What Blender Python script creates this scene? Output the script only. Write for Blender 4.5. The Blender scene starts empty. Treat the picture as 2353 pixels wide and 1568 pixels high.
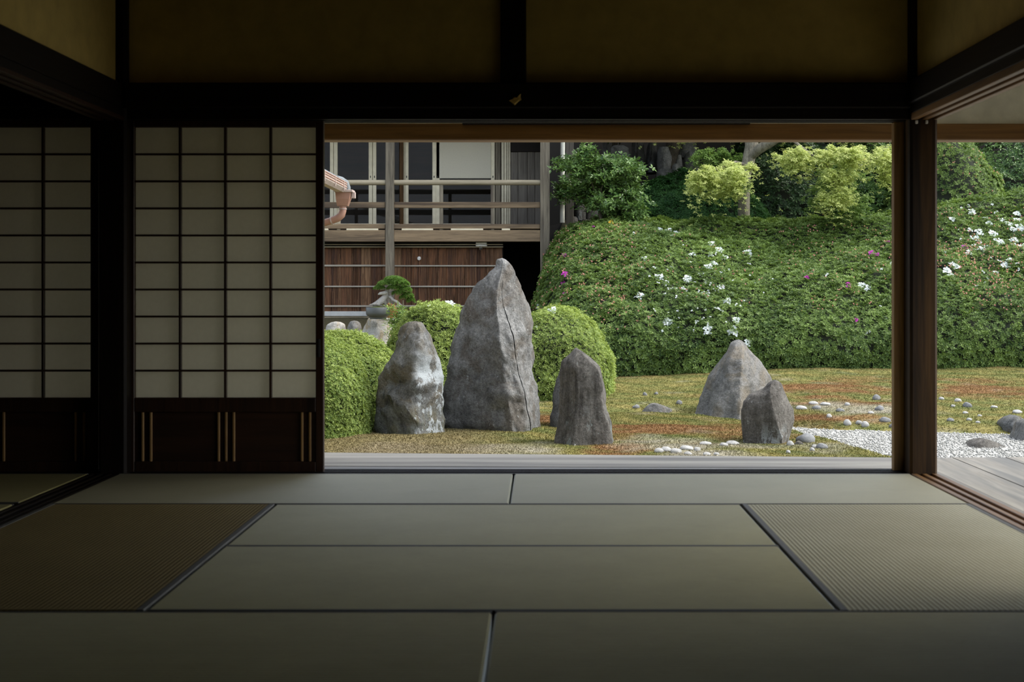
import bpy, math, random
import numpy as np
from mathutils import Vector
random.seed(7)
RNG = np.random.default_rng(11)
S = bpy.context.scene
COL = S.collection

# ------------------------------------------------------------------ camera, sky, sun, exposure
CX, CY, FPX, EYE = 1243.0, 662.0, 3242.0, 0.887      # vanishing point, focal length in px, eye height above the mats
cam_d = bpy.data.cameras.new('camera')
cam = bpy.data.objects.new('camera', cam_d); COL.objects.link(cam); S.camera = cam
cam.location = (0, 0, EYE); cam.rotation_euler = (math.pi/2, 0, 0)
cam_d.sensor_fit = 'HORIZONTAL'; cam_d.sensor_width = 36
cam_d.lens = FPX/2353*36
cam_d.shift_x = -(CX-1176.5)/2353; cam_d.shift_y = (CY-784)/2353
cam_d.clip_end = 200
cam_d.dof.use_dof = True; cam_d.dof.focus_distance = 14.5; cam_d.dof.aperture_fstop = 5.6

SUN_DIR = Vector((0.62, 0.02, 0.80)).normalized()     # towards the sun
w = bpy.data.worlds.new('sky'); S.world = w; w.use_nodes = True
nt = w.node_tree; nt.nodes.clear()
o_ = nt.nodes.new('ShaderNodeOutputWorld'); bg = nt.nodes.new('ShaderNodeBackground')
sk = nt.nodes.new('ShaderNodeTexSky'); sk.sky_type = 'NISHITA'; sk.sun_disc = False
sk.sun_elevation = math.asin(SUN_DIR.z); sk.sun_rotation = math.atan2(SUN_DIR.x, SUN_DIR.y)
sk.air_density = 1.0; sk.dust_density = 3.0; sk.ozone_density = 1.0
hs = nt.nodes.new('ShaderNodeHueSaturation'); hs.inputs['Saturation'].default_value = 0.48      # hazy, pale sky
nt.links.new(sk.outputs[0], hs.inputs['Color']); nt.links.new(hs.outputs[0], bg.inputs[0]); nt.links.new(bg.outputs[0], o_.inputs[0])
bg.inputs[1].default_value = 0.80
sun_d = bpy.data.lights.new('sun', 'SUN'); sun_d.energy = 2.3; sun_d.angle = math.radians(1.5)
sun_d.color = (1.0, 0.96, 0.87)
sun = bpy.data.objects.new('sun', sun_d); COL.objects.link(sun)
sun.rotation_euler = SUN_DIR.to_track_quat('Z', 'Y').to_euler()
sun.location = (12, 10, 20)
S.view_settings.view_transform = 'Standard'; S.view_settings.look = 'None'
S.view_settings.exposure = -0.42; S.view_settings.gamma = 1.0
S.view_settings.use_curve_mapping = False
S.render.engine = 'CYCLES'
S.cycles.use_denoising = True
try: S.cycles.denoiser = 'OPENIMAGEDENOISE'
except Exception: pass
S.cycles.max_bounces = 10; S.cycles.diffuse_bounces = 6; S.cycles.glossy_bounces = 4
S.cycles.transmission_bounces = 6; S.cycles.transparent_max_bounces = 8
S.cycles.sample_clamp_indirect = 6.0
S.cycles.caustics_reflective = False; S.cycles.caustics_refractive = False

# ------------------------------------------------------------------ helpers
def W(px, py, d):
    return np.array(((px-CX)*d/FPX, d, EYE+(CY-py)*d/FPX))
def X_(px, d): return (px-CX)*d/FPX
def Z_(py, d): return EYE+(CY-py)*d/FPX

OFF = {}
def set_props(o, label=None, cat=None, group=None, kind=None):
    if label: o['label'] = label
    if cat: o['category'] = cat
    if group: o['group'] = group
    if kind: o['kind'] = kind
    return o
def thing(name, loc, label, cat, group=None):
    e = bpy.data.objects.new(name, None); COL.objects.link(e)
    e.location = tuple(float(c) for c in loc); e.empty_display_size = 0.1
    OFF[e.name] = np.array(loc, float)
    return set_props(e, label, cat, group)
def mesh_np(name, V, F, smooth=False, tint=None, sharp=None):
    """V (n,3); F (m,k) array or list of lists."""
    me = bpy.data.meshes.new(name)
    V = np.asarray(V, np.float32)
    if isinstance(F, np.ndarray):
        m, k = F.shape
        me.vertices.add(len(V)); me.vertices.foreach_set('co', V.ravel())
        me.loops.add(m*k); me.loops.foreach_set('vertex_index', F.astype(np.int32).ravel())
        me.polygons.add(m)
        me.polygons.foreach_set('loop_start', np.arange(0, m*k, k, dtype=np.int32))
        me.polygons.foreach_set('loop_total', np.full(m, k, np.int32))
        me.update(calc_edges=True)
    else:
        me.from_pydata([tuple(v) for v in V], [], F); me.update()
    if smooth:
        me.polygons.foreach_set('use_smooth', np.ones(len(me.polygons), bool))
        if sharp: me.set_sharp_from_angle(angle=math.radians(sharp))
    if tint is not None:
        a = me.attributes.new('tint', 'FLOAT', 'FACE'); a.data.foreach_set('value', np.asarray(tint, np.float32))
    return me
def put(name, me, mat, parent=None, **k):
    if mat is not None and not me.materials: me.materials.append(mat)
    o = bpy.data.objects.new(name, me); COL.objects.link(o)
    if parent is not None:
        o.parent = parent; OFF[o.name] = OFF[parent.name]
    return set_props(o, **k)
def root_off(parent):
    return OFF[parent.name] if parent is not None else np.zeros(3)

def box_vf(x0, x1, y0, y1, z0, z1, b=0.004):
    if x0 > x1: x0, x1 = x1, x0
    if y0 > y1: y0, y1 = y1, y0
    if z0 > z1: z0, z1 = z1, z0
    b = min(b, .3*(x1-x0), .3*(y1-y0), .3*(z1-z0))
    lo = (x0, y0, z0); hi = (x1, y1, z1); V = []; idx = {}
    for c in range(8):
        s = [(c >> a) & 1 for a in range(3)]
        for a in range(3):
            p = []
            for q in range(3):
                e = hi[q] if s[q] else lo[q]
                if q != a: e += -b if s[q] else b
                p.append(e)
            idx[(c, a)] = len(V); V.append(p)
    F = []
    for a in range(3):
        u, v = (a+1) % 3, (a+2) % 3
        for s in (0, 1):
            cs = [(s << a) | (i << u) | (j << v) for i, j in ((0, 0), (1, 0), (1, 1), (0, 1))]
            F.append([idx[(c, a)] for c in cs])
        for i in (0, 1):
            for j in (0, 1):
                c0 = (i << u) | (j << v); c1 = c0 | (1 << a)
                F.append([idx[(c0, u)], idx[(c1, u)], idx[(c1, v)], idx[(c0, v)]])
    for c in range(8): F.append([idx[(c, 0)], idx[(c, 1)], idx[(c, 2)]])
    V = np.array(V); ctr = V.mean(0)
    out = []
    for f in F:
        p = V[f]; n = np.cross(p[1]-p[0], p[2]-p[0])
        out.append(f if np.dot(n, p.mean(0)-ctr) > 0 else f[::-1])
    return V, out
class MB:
    def __init__(s): s.V = []; s.F = []; s.n = 0
    def add(s, V, F):
        s.V.append(np.asarray(V, float)); s.F += [[i+s.n for i in f] for f in F]; s.n += len(V); return s
    def box(s, *a, **k): return s.add(*box_vf(*a, **k))
    def tube(s, pts, rad, n=10, cap=True):
        pts = np.asarray(pts, float); rad = np.broadcast_to(np.asarray(rad, float), (len(pts),))
        V = []; F = []; ref = None
        for i, p in enumerate(pts):
            t = pts[min(i+1, len(pts)-1)]-pts[max(i-1, 0)]; t = t/np.linalg.norm(t)
            if ref is None:
                ref = np.array((0, 0, 1.)) if abs(t[2]) < .9 else np.array((1., 0, 0))
            u = np.cross(t, ref); u /= np.linalg.norm(u); v = np.cross(u, t); ref = v
            for k in range(n):
                a = 2*math.pi*k/n; V.append(p+rad[i]*(math.cos(a)*u+math.sin(a)*v))
        for i in range(len(pts)-1):
            for k in range(n):
                F.append([i*n+k, (i+1)*n+k, (i+1)*n+(k+1) % n, i*n+(k+1) % n])
        if cap:
            F.append([k for k in range(n)]); F.append([(len(pts)-1)*n+k for k in range(n)][::-1])
        return s.add(V, F)
    def lathe(s, prof, c, n=28):
        V = []; F = []
        for r, z in prof:
            for k in range(n):
                a = 2*math.pi*k/n; V.append((c[0]+r*math.cos(a), c[1]+r*math.sin(a), c[2]+z))
        for i in range(len(prof)-1):
            for k in range(n):
                F.append([i*n+k, i*n+(k+1) % n, (i+1)*n+(k+1) % n, (i+1)*n+k])
        F.append([k for k in range(n)][::-1]); F.append([(len(prof)-1)*n+k for k in range(n)])
        return s.add(V, F)
    def build(s, name, mat, parent=None, smooth=False, sharp=40, **k):
        V = np.concatenate(s.V)-root_off(parent)
        me = mesh_np(name, V, s.F, smooth, sharp=sharp)
        return put(name, me, mat, parent, **k)
def box(name, mat, dims, parent=None, b=.004, **k):
    return MB().box(*dims, b=b).build(name, mat, parent, **k)

def vnoise(P, seed, oct=4, f=1.0, gain=.5):
    """cheap smooth noise in about -1..1 from sums of sines with turning directions"""
    r = np.random.default_rng(seed); out = np.zeros(len(P)); a = 1.; tot = 0
    for o in range(oct):
        for k in range(4):
            d = r.normal(size=3); d /= np.linalg.norm(d); ph = r.uniform(0, 6.28, 2)
            e = r.normal(size=3); e /= np.linalg.norm(e)
            out += a*.5*np.sin(f*(P@d)*3.1+ph[0]+1.3*np.sin(f*(P@e)*2.3+ph[1]))
        tot += a; a *= gain; f *= 2.03
    return out/tot

# ------------------------------------------------------------------ materials
def mat_new(name):
    m = bpy.data.materials.new(name); m.use_nodes = True
    nt = m.node_tree; b = nt.nodes['Principled BSDF']
    return m, nt, b
def N(nt, t, **k):
    n = nt.nodes.new(t)
    for a, v in k.items(): setattr(n, a, v)
    return n
def ramp(nt, fac, stops):
    r = N(nt, 'ShaderNodeValToRGB'); e = r.color_ramp.elements
    while len(e) < len(stops): e.new(.5)
    for i, (p, c) in enumerate(stops):
        e[i].position = p; e[i].color = (*c, 1)
    nt.links.new(fac, r.inputs[0]); return r.outputs[0]
def noise(nt, vec, scale, detail=4, rough=.6, dist=0):
    n = N(nt, 'ShaderNodeTexNoise'); n.inputs['Scale'].default_value = scale
    n.inputs['Detail'].default_value = detail; n.inputs['Roughness'].default_value = rough
    n.inputs['Distortion'].default_value = dist
    nt.links.new(vec, n.inputs['Vector']); return n.outputs['Fac']
def mapping(nt, vec, scale=(1, 1, 1), loc=(0, 0, 0)):
    n = N(nt, 'ShaderNodeMapping'); n.inputs['Scale'].default_value = scale; n.inputs['Location'].default_value = loc
    nt.links.new(vec, n.inputs['Vector']); return n.outputs[0]
def coords(nt, kind='Object'):
    return N(nt, 'ShaderNodeTexCoord').outputs[kind]
def mixc(nt, fac, a, b, mode='MIX'):
    n = N(nt, 'ShaderNodeMix', data_type='RGBA', blend_type=mode)
    for s, v in ((n.inputs[0], fac), (n.inputs[6], a), (n.inputs[7], b)):
        if isinstance(v, (int, float)): s.default_value = v
        elif isinstance(v, tuple): s.default_value = (*v, 1)
        else: nt.links.new(v, s)
    return n.outputs[2]
def math_(nt, op, a, b=None, c=None):
    n = N(nt, 'ShaderNodeMath', operation=op)
    for i, v in enumerate((a, b, c)):
        if v is None: continue
        if isinstance(v, (int, float)): n.inputs[i].default_value = v
        else: nt.links.new(v, n.inputs[i])
    return n.outputs[0]
def bump(nt, b, h, dist=.01, strength=.5):
    n = N(nt, 'ShaderNodeBump'); n.inputs['Distance'].default_value = dist; n.inputs['Strength'].default_value = strength
    nt.links.new(h, n.inputs['Height']); nt.links.new(n.outputs[0], b.inputs['Normal'])
def plain(name, c, rough=.6, metal=0):
    m, nt, b = mat_new(name); b.inputs['Base Color'].default_value = (*c, 1)
    b.inputs['Roughness'].default_value = rough; b.inputs['Metallic'].default_value = metal
    v = noise(nt, coords(nt), 9, 5)
    nt.links.new(mixc(nt, .5, c, ramp(nt, v, [(.3, tuple(x*.7 for x in c)), (.7, tuple(min(1, x*1.2) for x in c))])), b.inputs['Base Color'])
    return m
def wood(name, c1, c2, axis='x', fine=60., rough=.55, streak=None, bumpd=.003, spec=.3):
    """grain runs along AXIS"""
    m, nt, b = mat_new(name)
    sc = {'x': (.06, 1, 1), 'y': (1, .06, 1), 'z': (1, 1, .06)}[axis]
    p = coords(nt)
    rnd = N(nt, 'ShaderNodeObjectInfo').outputs['Random']
    vm = N(nt, 'ShaderNodeVectorMath', operation='ADD'); nt.links.new(p, vm.inputs[0])
    cb = N(nt, 'ShaderNodeCombineXYZ')
    for i in range(3): nt.links.new(math_(nt, 'MULTIPLY', rnd, 17.+i*9), cb.inputs[i])
    nt.links.new(cb.outputs[0], vm.inputs[1])
    v = mapping(nt, vm.outputs[0], sc)
    g = noise(nt, v, fine, 5, .65, .6); l = noise(nt, v, fine*.16, 3, .5, 1.2)
    f = math_(nt, 'ADD', math_(nt, 'MULTIPLY', g, .6), math_(nt, 'MULTIPLY', l, .45))
    col = ramp(nt, f, [(.36, c1), (.66, c2)])
    if streak:
        s = noise(nt, v, fine*.09, 4, .7, .4)
        col = mixc(nt, ramp(nt, s, [(.5, (0, 0, 0)), (.62, (1, 1, 1))]), col, streak)
    nt.links.new(col, b.inputs['Base Color']); b.inputs['Roughness'].default_value = rough
    bump(nt, b, f, bumpd, .6)
    b.inputs['Specular IOR Level'].default_value = spec
    return m
def leafm(name, dark, light, rough=.45, trans=.25, tip=None):
    m, nt, b = mat_new(name)
    a = N(nt, 'ShaderNodeAttribute', attribute_name='tint').outputs['Fac']
    st = [(0., dark), (.85 if tip else 1., light)]
    if tip: st += [(.93, light), (.97, tip)]
    col = ramp(nt, a, st)
    nt.links.new(col, b.inputs['Base Color']); b.inputs['Roughness'].default_value = rough
    b.inputs['Specular IOR Level'].default_value = .22
    t = N(nt, 'ShaderNodeBsdfTranslucent'); nt.links.new(mixc(nt, .6, col, (light[0], light[1]*1.1, light[2]*.6)), t.inputs[0])
    mx = N(nt, 'ShaderNodeMixShader'); mx.inputs[0].default_value = trans
    nt.links.new(b.outputs[0], mx.inputs[1]); nt.links.new(t.outputs[0], mx.inputs[2])
    nt.links.new(mx.outputs[0], nt.nodes['Material Output'].inputs[0])
    return m
def stone(name, dark, light, lichen=(.42, .45, .46), lich=.60, streak=0, warm=None, scale=1., mossy=None, side=False, low=False):
    m, nt, b = mat_new(name)
    p = coords(nt)
    big = noise(nt, p, 2.6*scale, 6, .65, .5); mid = noise(nt, p, 12*scale, 7, .75, .2); fin = noise(nt, p, 60*scale, 5, .75)
    f = math_(nt, 'ADD', math_(nt, 'MULTIPLY', big, .5), math_(nt, 'MULTIPLY', mid, .5))
    if streak:
        s = noise(nt, mapping(nt, p, (1, 1, .07)), 16, 6, .7, .35)
        f = math_(nt, 'ADD', math_(nt, 'MULTIPLY', f, 1-streak), math_(nt, 'MULTIPLY', s, streak))
    col = ramp(nt, f, [(.40, dark), (.50, tuple((a+c)/2 for a, c in zip(dark, light))), (.60, light)])
    if warm:
        wn = noise(nt, p, 3.3*scale, 5, .65, .8)
        col = mixc(nt, ramp(nt, wn, [(.48, (0, 0, 0)), (.60, (.9,)*3)]), col, warm)
    g = N(nt, 'ShaderNodeSeparateXYZ'); nt.links.new(coords(nt, 'Generated'), g.inputs[0])
    if mossy:
        k = math_(nt, 'MULTIPLY', ramp(nt, g.outputs[2], [(.05, (1, 1, 1)), (.42, (0, 0, 0))]), ramp(nt, mid, [(.42, (0, 0, 0)), (.55, (1, 1, 1))]))
        col = mixc(nt, k, col, mossy)
    col = mixc(nt, 1., col, ramp(nt, fin, [(.32, (.55,)*3), (.5, (1, 1, 1)), (.66, (1.3,)*3)]), 'MULTIPLY')
    ln = noise(nt, mapping(nt, p, (1, 1, .55), (3, 1, 2)), 5.*scale, 9, .74, .3)
    lf = ramp(nt, ln, [(lich, (0, 0, 0)), (lich+.03, (1, 1, 1))])
    if side: lf = math_(nt, 'MULTIPLY', lf, ramp(nt, g.outputs[0], [(.54, (.0,)*3), (.66, (1, 1, 1))])); lf = math_(nt, 'MULTIPLY', lf, ramp(nt, g.outputs[2], [(.66, (1, 1, 1)), (.82, (.0,)*3)]))
    if low: lf = math_(nt, 'MULTIPLY', lf, ramp(nt, g.outputs[2], [(.30, (1, 1, 1)), (.55, (0, 0, 0))]))
    col = mixc(nt, math_(nt, 'MULTIPLY', lf, .85), col, lichen)
    sp = noise(nt, p, 42*scale, 3, .5)
    col = mixc(nt, ramp(nt, sp, [(.68, (0, 0, 0)), (.72, (.6,)*3)]), col, lichen)
    nt.links.new(col, b.inputs['Base Color']); b.inputs['Roughness'].default_value = .85
    b.inputs['Specular IOR Level'].default_value = .2
    bump(nt, b, math_(nt, 'ADD', math_(nt, 'ADD', mid, big), math_(nt, 'MULTIPLY', fin, .6)), .05, .7)
    return m

EMBER = stone('rusty_rock', (.16, .065, .022), (.36, .17, .06), (.30, .2, .1), .7, 0, None, 2.5)
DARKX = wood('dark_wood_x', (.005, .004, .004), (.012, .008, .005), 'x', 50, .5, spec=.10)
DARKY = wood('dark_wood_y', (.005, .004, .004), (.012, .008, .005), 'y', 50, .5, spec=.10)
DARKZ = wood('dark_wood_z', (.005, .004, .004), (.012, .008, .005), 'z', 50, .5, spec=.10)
BROWNZ = wood('brown_post_wood', (.018, .010, .004), (.080, .042, .014), 'z', 40, .55, (.012, .008, .005), spec=.12)
JAMBZ = wood('jamb_wood', (.14, .075, .020), (.34, .19, .06), 'z', 40, .5)
BEAMX = wood('beam_wood', (.10, .052, .016), (.24, .125, .04), 'x', 30, .5)
BEAMY = wood('beam_wood_y', (.10, .052, .016), (.24, .125, .04), 'y', 30, .5)
BATTEN = wood('skirt_batten_wood', (.22, .12, .04), (.40, .24, .09), 'z', 50, .4)
SHOJIW = wood('shoji_frame_wood', (.014, .008, .006), (.045, .020, .010), 'z', 60, .4)
SKIRT = wood('skirt_panel_wood', (.014, .008, .006), (.045, .020, .010), 'x', 22, .4)
DECKX = wood('weathered_deck_x', (.25, .235, .195), (.46, .43, .36), 'x', 30, .65, (.17, .16, .14))
DECKD = wood('stained_deck_x', (.13, .13, .125), (.34, .33, .30), 'x', 30, .65, (.40, .38, .33))
DECKY = wood('weathered_deck_y', (.16, .148, .122), (.30, .28, .235), 'y', 30, .65, (.12, .12, .11))
GREYZ = wood('weathered_post', (.058, .050, .036), (.185, .162, .118), 'z', 45, .75, (.05, .04, .03))
GREYX = wood('weathered_rail', (.070, .050, .030), (.215, .155, .09), 'x', 40, .75, (.06, .042, .027))
TOPRAIL = wood('bleached_rail', (.20, .172, .115), (.36, .315, .22), 'x', 40, .7)
BARK = wood('bark_board', (.022, .009, .004), (.165, .070, .028), 'z', 70, .7, (.045, .020, .011))
BARK2 = wood('bark_board_pale', (.065, .034, .016), (.25, .14, .07), 'z', 70, .7)
BARK3 = wood('bark_board_grey', (.036, .018, .009), (.19, .098, .048), 'z', 80, .7)
BAT2 = wood('grey_batten', (.20, .18, .145), (.36, .33, .27), 'x', 40, .75)
PLANKG = wood('grey_plank', (.06, .052, .042), (.16, .145, .12), 'z', 30, .7)
def paper(name):
    m, nt, b = mat_new(name)
    n = noise(nt, coords(nt), 40, 4)
    c = mixc(nt, n, (.70, .67, .55), (.80, .77, .65))
    d = N(nt, 'ShaderNodeBsdfDiffuse'); t = N(nt, 'ShaderNodeBsdfTranslucent')
    nt.links.new(c, d.inputs[0]); nt.links.new(c, t.inputs[0])
    mx = N(nt, 'ShaderNodeMixShader'); mx.inputs[0].default_value = .42
    nt.links.new(d.outputs[0], mx.inputs[1]); nt.links.new(t.outputs[0], mx.inputs[2])
    nt.links.new(mx.outputs[0], nt.nodes['Material Output'].inputs[0]); return m
CREAM = plain('cream_frame', (.58, .53, .38), .45)
BLIND = paper('blind_white')
BLACK = plain('black_void', (.012, .011, .010), .8)
BACKDROP = plain('backdrop_shade', (.012, .011, .008), .95)
PLASTER = plain('ochre_plaster', (.53, .39, .11), .9)
WHITEPL = plain('pale_plaster', (.76, .75, .65), .9)
CONC = plain('grey_concrete', (.36, .37, .36), .9)
CREAMPL = plain('cream_plaster', (.58, .50, .36), .9)
COPPER = plain('pink_copper', (.30, .165, .115), .55)
COPPER2 = plain('pale_gutter', (.36, .29, .25), .55)
PIPEG = plain('grey_pipe', (.11, .125, .125), .5)
BRONZE = plain('bronze', (.55, .38, .11), .4, .25)
TILE = plain('roof_tile', (.10, .105, .11), .6)
POT = plain('dark_pot', (.060, .066, .066), .45)
CERAM = plain('white_ceramic', (.75, .75, .72), .35)
CLOTH = plain('grey_border_cloth', (.085, .082, .070), .7)

PAPER = paper('shoji_paper')
def glass(name):
    m, nt, b = mat_new(name)
    g = N(nt, 'ShaderNodeBsdfGlossy'); g.inputs['Roughness'].default_value = .02
    t = N(nt, 'ShaderNodeBsdfTransparent'); t.inputs[0].default_value = (.8, .82, .8, 1)
    fr = N(nt, 'ShaderNodeFresnel'); fr.inputs[0].default_value = 1.5
    mx = N(nt, 'ShaderNodeMixShader')
    nt.links.new(math_(nt, 'ADD', fr.outputs[0], .0), mx.inputs[0])
    nt.links.new(t.outputs[0], mx.inputs[1]); nt.links.new(g.outputs[0], mx.inputs[2])
    nt.links.new(mx.outputs[0], nt.nodes['Material Output'].inputs[0]); return m
GLASS = glass('window_glass')
def tatami(name, axis, c1=(.30, .262, .105), c2=(.425, .380, .17)):
    """woven rush: ribs run along AXIS, sheen spreads across them"""
    m, nt, b = mat_new(name)
    p = coords(nt)
    wv = N(nt, 'ShaderNodeTexWave', wave_type='BANDS', bands_direction='Y' if axis == 'x' else 'X')
    wv.inputs['Scale'].default_value = 20.9; wv.inputs['Distortion'].default_value = .6
    wv.inputs['Detail Scale'].default_value = 3
    nt.links.new(p, wv.inputs['Vector'])
    st = noise(nt, mapping(nt, p, (1, 12, 1) if axis == 'x' else (12, 1, 1)), 16, 4, .7)
    bl = noise(nt, p, 3.2, 4, .6)
    c = ramp(nt, math_(nt, 'ADD', math_(nt, 'MULTIPLY', st, .5), math_(nt, 'MULTIPLY', bl, .5)), [(.3, c1), (.7, c2)])
    c = mixc(nt, ramp(nt, wv.outputs[0], [(.0, (.75,)*3), (.45, (0, 0, 0))]), c, (.155, .12, .04))
    nt.links.new(c, b.inputs['Base Color']); b.inputs['Roughness'].default_value = .75
    b.inputs['Specular IOR Level'].default_value = .15
    bp = N(nt, 'ShaderNodeBump'); bp.inputs['Distance'].default_value = .0016; bp.inputs['Strength'].default_value = .6
    nt.links.new(wv.outputs[0], bp.inputs['Height']); nt.links.new(bp.outputs[0], b.inputs['Normal'])
    g = N(nt, 'ShaderNodeBsdfAnisotropic'); g.inputs['Roughness'].default_value = .42; g.inputs['Anisotropy'].default_value = .8
    g.inputs['Color'].default_value = (.85, .87, .83, 1)
    tv = N(nt, 'ShaderNodeCombineXYZ'); tv.inputs[0].default_value = 0. if axis == 'x' else 1.; tv.inputs[1].default_value = 1. if axis == 'x' else 0.
    nt.links.new(tv.outputs[0], g.inputs['Tangent'])
    nt.links.new(bp.outputs[0], g.inputs['Normal'])
    lw = N(nt, 'ShaderNodeFresnel'); lw.inputs[0].default_value = 1.40
    mx = N(nt, 'ShaderNodeMixShader'); nt.links.new(math_(nt, 'MULTIPLY', math_(nt, 'POWER', lw.outputs[0], 3.0), 2.5), mx.inputs[0])
    nt.links.new(b.outputs[0], mx.inputs[1]); nt.links.new(g.outputs[0], mx.inputs[2])
    nt.links.new(mx.outputs[0], nt.nodes['Material Output'].inputs[0])
    return m
TATF = tatami('pale_tatami_rush', 'x', (.34, .315, .19), (.46, .43, .28)); TATB = tatami('brown_tatami_rush', 'y', (.18, .130, .048), (.265, .195, .075)); TATP = tatami('palest_tatami_rush', 'y', (.36, .335, .21), (.49, .465, .32))  # left mat darker brown, far and right mats paler and greyer
TATX = tatami('tatami_rush_x', 'x'); TATY = tatami('tatami_rush_y', 'y')
def attr_mat(name, rough=.9, finev=.3, bumpd=.02):
    m, nt, b = mat_new(name)
    a = N(nt, 'ShaderNodeAttribute', attribute_name='Col').outputs['Color']
    p = N(nt, 'ShaderNodeNewGeometry').outputs['Position']
    f = noise(nt, p, 28, 6, .75)
    c = mixc(nt, 1.0, a, ramp(nt, f, [(.3, (1-finev,)*3), (.7, (1+finev,)*3)]), 'MULTIPLY')
    nt.links.new(c, b.inputs['Base Color']); b.inputs['Roughness'].default_value = rough
    b.inputs['Specular IOR Level'].default_value = .15
    if bumpd: bump(nt, b, f, bumpd, .8)
    return m
GROUND = attr_mat('moss_ground', .9, .5); MOSS = attr_mat('moss_blades', .8, .15, 0)
def gravel(name, chips=False):
    m, nt, b = mat_new(name)
    p = N(nt, 'ShaderNodeNewGeometry').outputs['Position']
    v = N(nt, 'ShaderNodeTexVoronoi'); v.inputs['Scale'].default_value = 45; nt.links.new(p, v.inputs['Vector'])
    sx = N(nt, 'ShaderNodeSeparateColor'); nt.links.new(v.outputs['Color'], sx.inputs[0])
    c = ramp(nt, sx.outputs[0], [(0, (.17, .175, .16)), (.35, (.33, .33, .305)), (1, (.50, .495, .46))])
    c = mixc(nt, ramp(nt, v.outputs['Distance'], [(.35, (0, 0, 0)), (.7, (.7,)*3)]), c, (.16, .16, .14))
    nt.links.new(c, b.inputs['Base Color']); b.inputs['Roughness'].default_value = .9
    if not chips: bump(nt, b, v.outputs['Distance'], -.01, .8)
    return m
GRAVEL = gravel('white_gravel'); CHIP = gravel('gravel_chip', True)

# ------------------------------------------------------------------ the room: shell
XL, XM, XR = -2.02, -.13, 1.768
ROWS = [6.753, 5.80, 4.86, 3.88, 2.93]
ZN0, ZN1 = 1.746, 1.867                # nageshi bottom and top
def struct(name, mat, dims, b=.004, parent=None, **k):
    return box(name, mat, dims, parent, b, kind='structure', **k) if parent is None else box(name, mat, dims, parent, b)
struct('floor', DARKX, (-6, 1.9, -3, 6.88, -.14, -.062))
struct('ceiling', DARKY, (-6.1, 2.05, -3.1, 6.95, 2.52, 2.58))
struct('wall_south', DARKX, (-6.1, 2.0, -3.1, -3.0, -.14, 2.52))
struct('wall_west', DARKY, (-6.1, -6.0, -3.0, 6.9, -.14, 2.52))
struct('wall_east', DARKY, (1.80, 1.88, -3.0, 4.0, -.06, 1.72))
# north wall above the lintel, each bay a plaster panel
nw = thing('wall_north', (0, 6.81, 1.867), 'ochre plaster wall above the long dark lintel', None); nw['kind'] = 'structure'
box('plaster_panel', PLASTER, (-1.99, -.19, 6.80, 6.83, 1.86, 2.52), nw)
box('plaster_panel', PLASTER, (-.075, 1.77, 6.80, 6.83, 1.86, 2.52), nw)
box('plaster_panel', PLASTER, (-6.0, -2.12, 6.80, 6.83, 1.86, 2.52), nw)
we = thing('wall_left', (-2.05, 5, 1.867), 'ochre plaster wall over the opening to the next room', None); we['kind'] = 'structure'
box('plaster_panel', PLASTER, (-2.065, -2.035, -3, 6.752, 1.86, 2.52), we)
ea = thing('wall_right', (1.82, 5, 1.867), 'dim plaster wall above the right hand beam', None); ea['kind'] = 'structure'
box('plaster_panel', PLASTER, (1.80, 1.84, -3, 6.752, 1.86, 2.52), ea)
# posts
struct('pillar', BROWNZ, (1.768, 1.899, 6.752, 6.885, -.10, 2.52), .012)
struct('pillar', DARKZ, (-2.12, -1.985, 6.752, 6.885, -.10, 2.52), .012)
struct('pillar', DARKZ, (1.768, 1.899, 4.0, 4.13, -.10, 2.52), .012)
struct('pillar', DARKZ, (-.194, -.073, 6.752, 6.86, 1.80, 2.52), .006)
struct('trim_1', JAMBZ, (1.722, 1.80, 6.875, 6.935, -.07, 1.70), .006)           # jamb beside the corner post
# lintel beams
struct('trim_2', DARKX, (-1.985, 1.768, 6.725, 6.80, ZN0, ZN1), .006)
struct('trim_3', DARKX, (-6.0, -2.12, 6.725, 6.80, ZN0, ZN1), .006)
k = thing('trim_4', (0, 6.83, 1.70), 'grooved dark lintel above the garden opening', None); k['kind'] = 'structure'
box('lintel', DARKX, (-1.985, 1.768, 6.765, 6.92, 1.712, 1.75), k)
for y0 in (6.765, 6.83, 6.895): box('groove_rib', DARKX, (-1.985, 1.768, y0, y0+.022, 1.696, 1.714), k, .002)
struct('trim_5', BEAMX, (-1.985, 1.90, 6.925, 6.975, 1.703, 1.73), .003)
struct('trim_6', DARKX, (-6.0, -2.12, 6.765, 6.92, 1.696, 1.75))
# right-hand lintel over the side opening, with two sliding grooves
struct('trim_7', DARKY, (1.755, 1.80, 3.75, 6.752, ZN0+.02, ZN1+.01), .006)
k = thing('trim_8', (1.83, 5.2, 1.72), 'grooved lintel over the side opening with pale brown ribs', None); k['kind'] = 'structure'
box('lintel', DARKY, (1.772, 1.905, 3.75, 6.752, 1.722, 1.775), k)
for x0 in (1.772, 1.825, 1.878): box('groove_rib', BEAMY, (x0, x0+.027, 3.75, 6.752, 1.692, 1.724), k, .002)  # ribs in a paler brown wood than the lintel
for x0 in (1.790, 1.838):
    struct('trim_9', CERAM, (x0, x0+.012, 6.738, 6.751, 1.672, 1.690), .003)
# left-hand lintel over the opening to the neighbouring room
struct('trim_10', DARKY, (-2.045, -2.0, -3, 6.752, ZN0, ZN1), .006)
k = thing('trim_11', (-2.06, 5.2, 1.72), 'grooved lintel over the left opening', None); k['kind'] = 'structure'
box('lintel', DARKY, (-2.12, -1.995, -3, 6.752, 1.705, ZN0), k)
for x0 in (-2.12, -2.07, -2.02): box('groove_rib', SHOJIW, (x0, x0+.026, -3, 6.752, 1.688, 1.707), k, .002)
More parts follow.
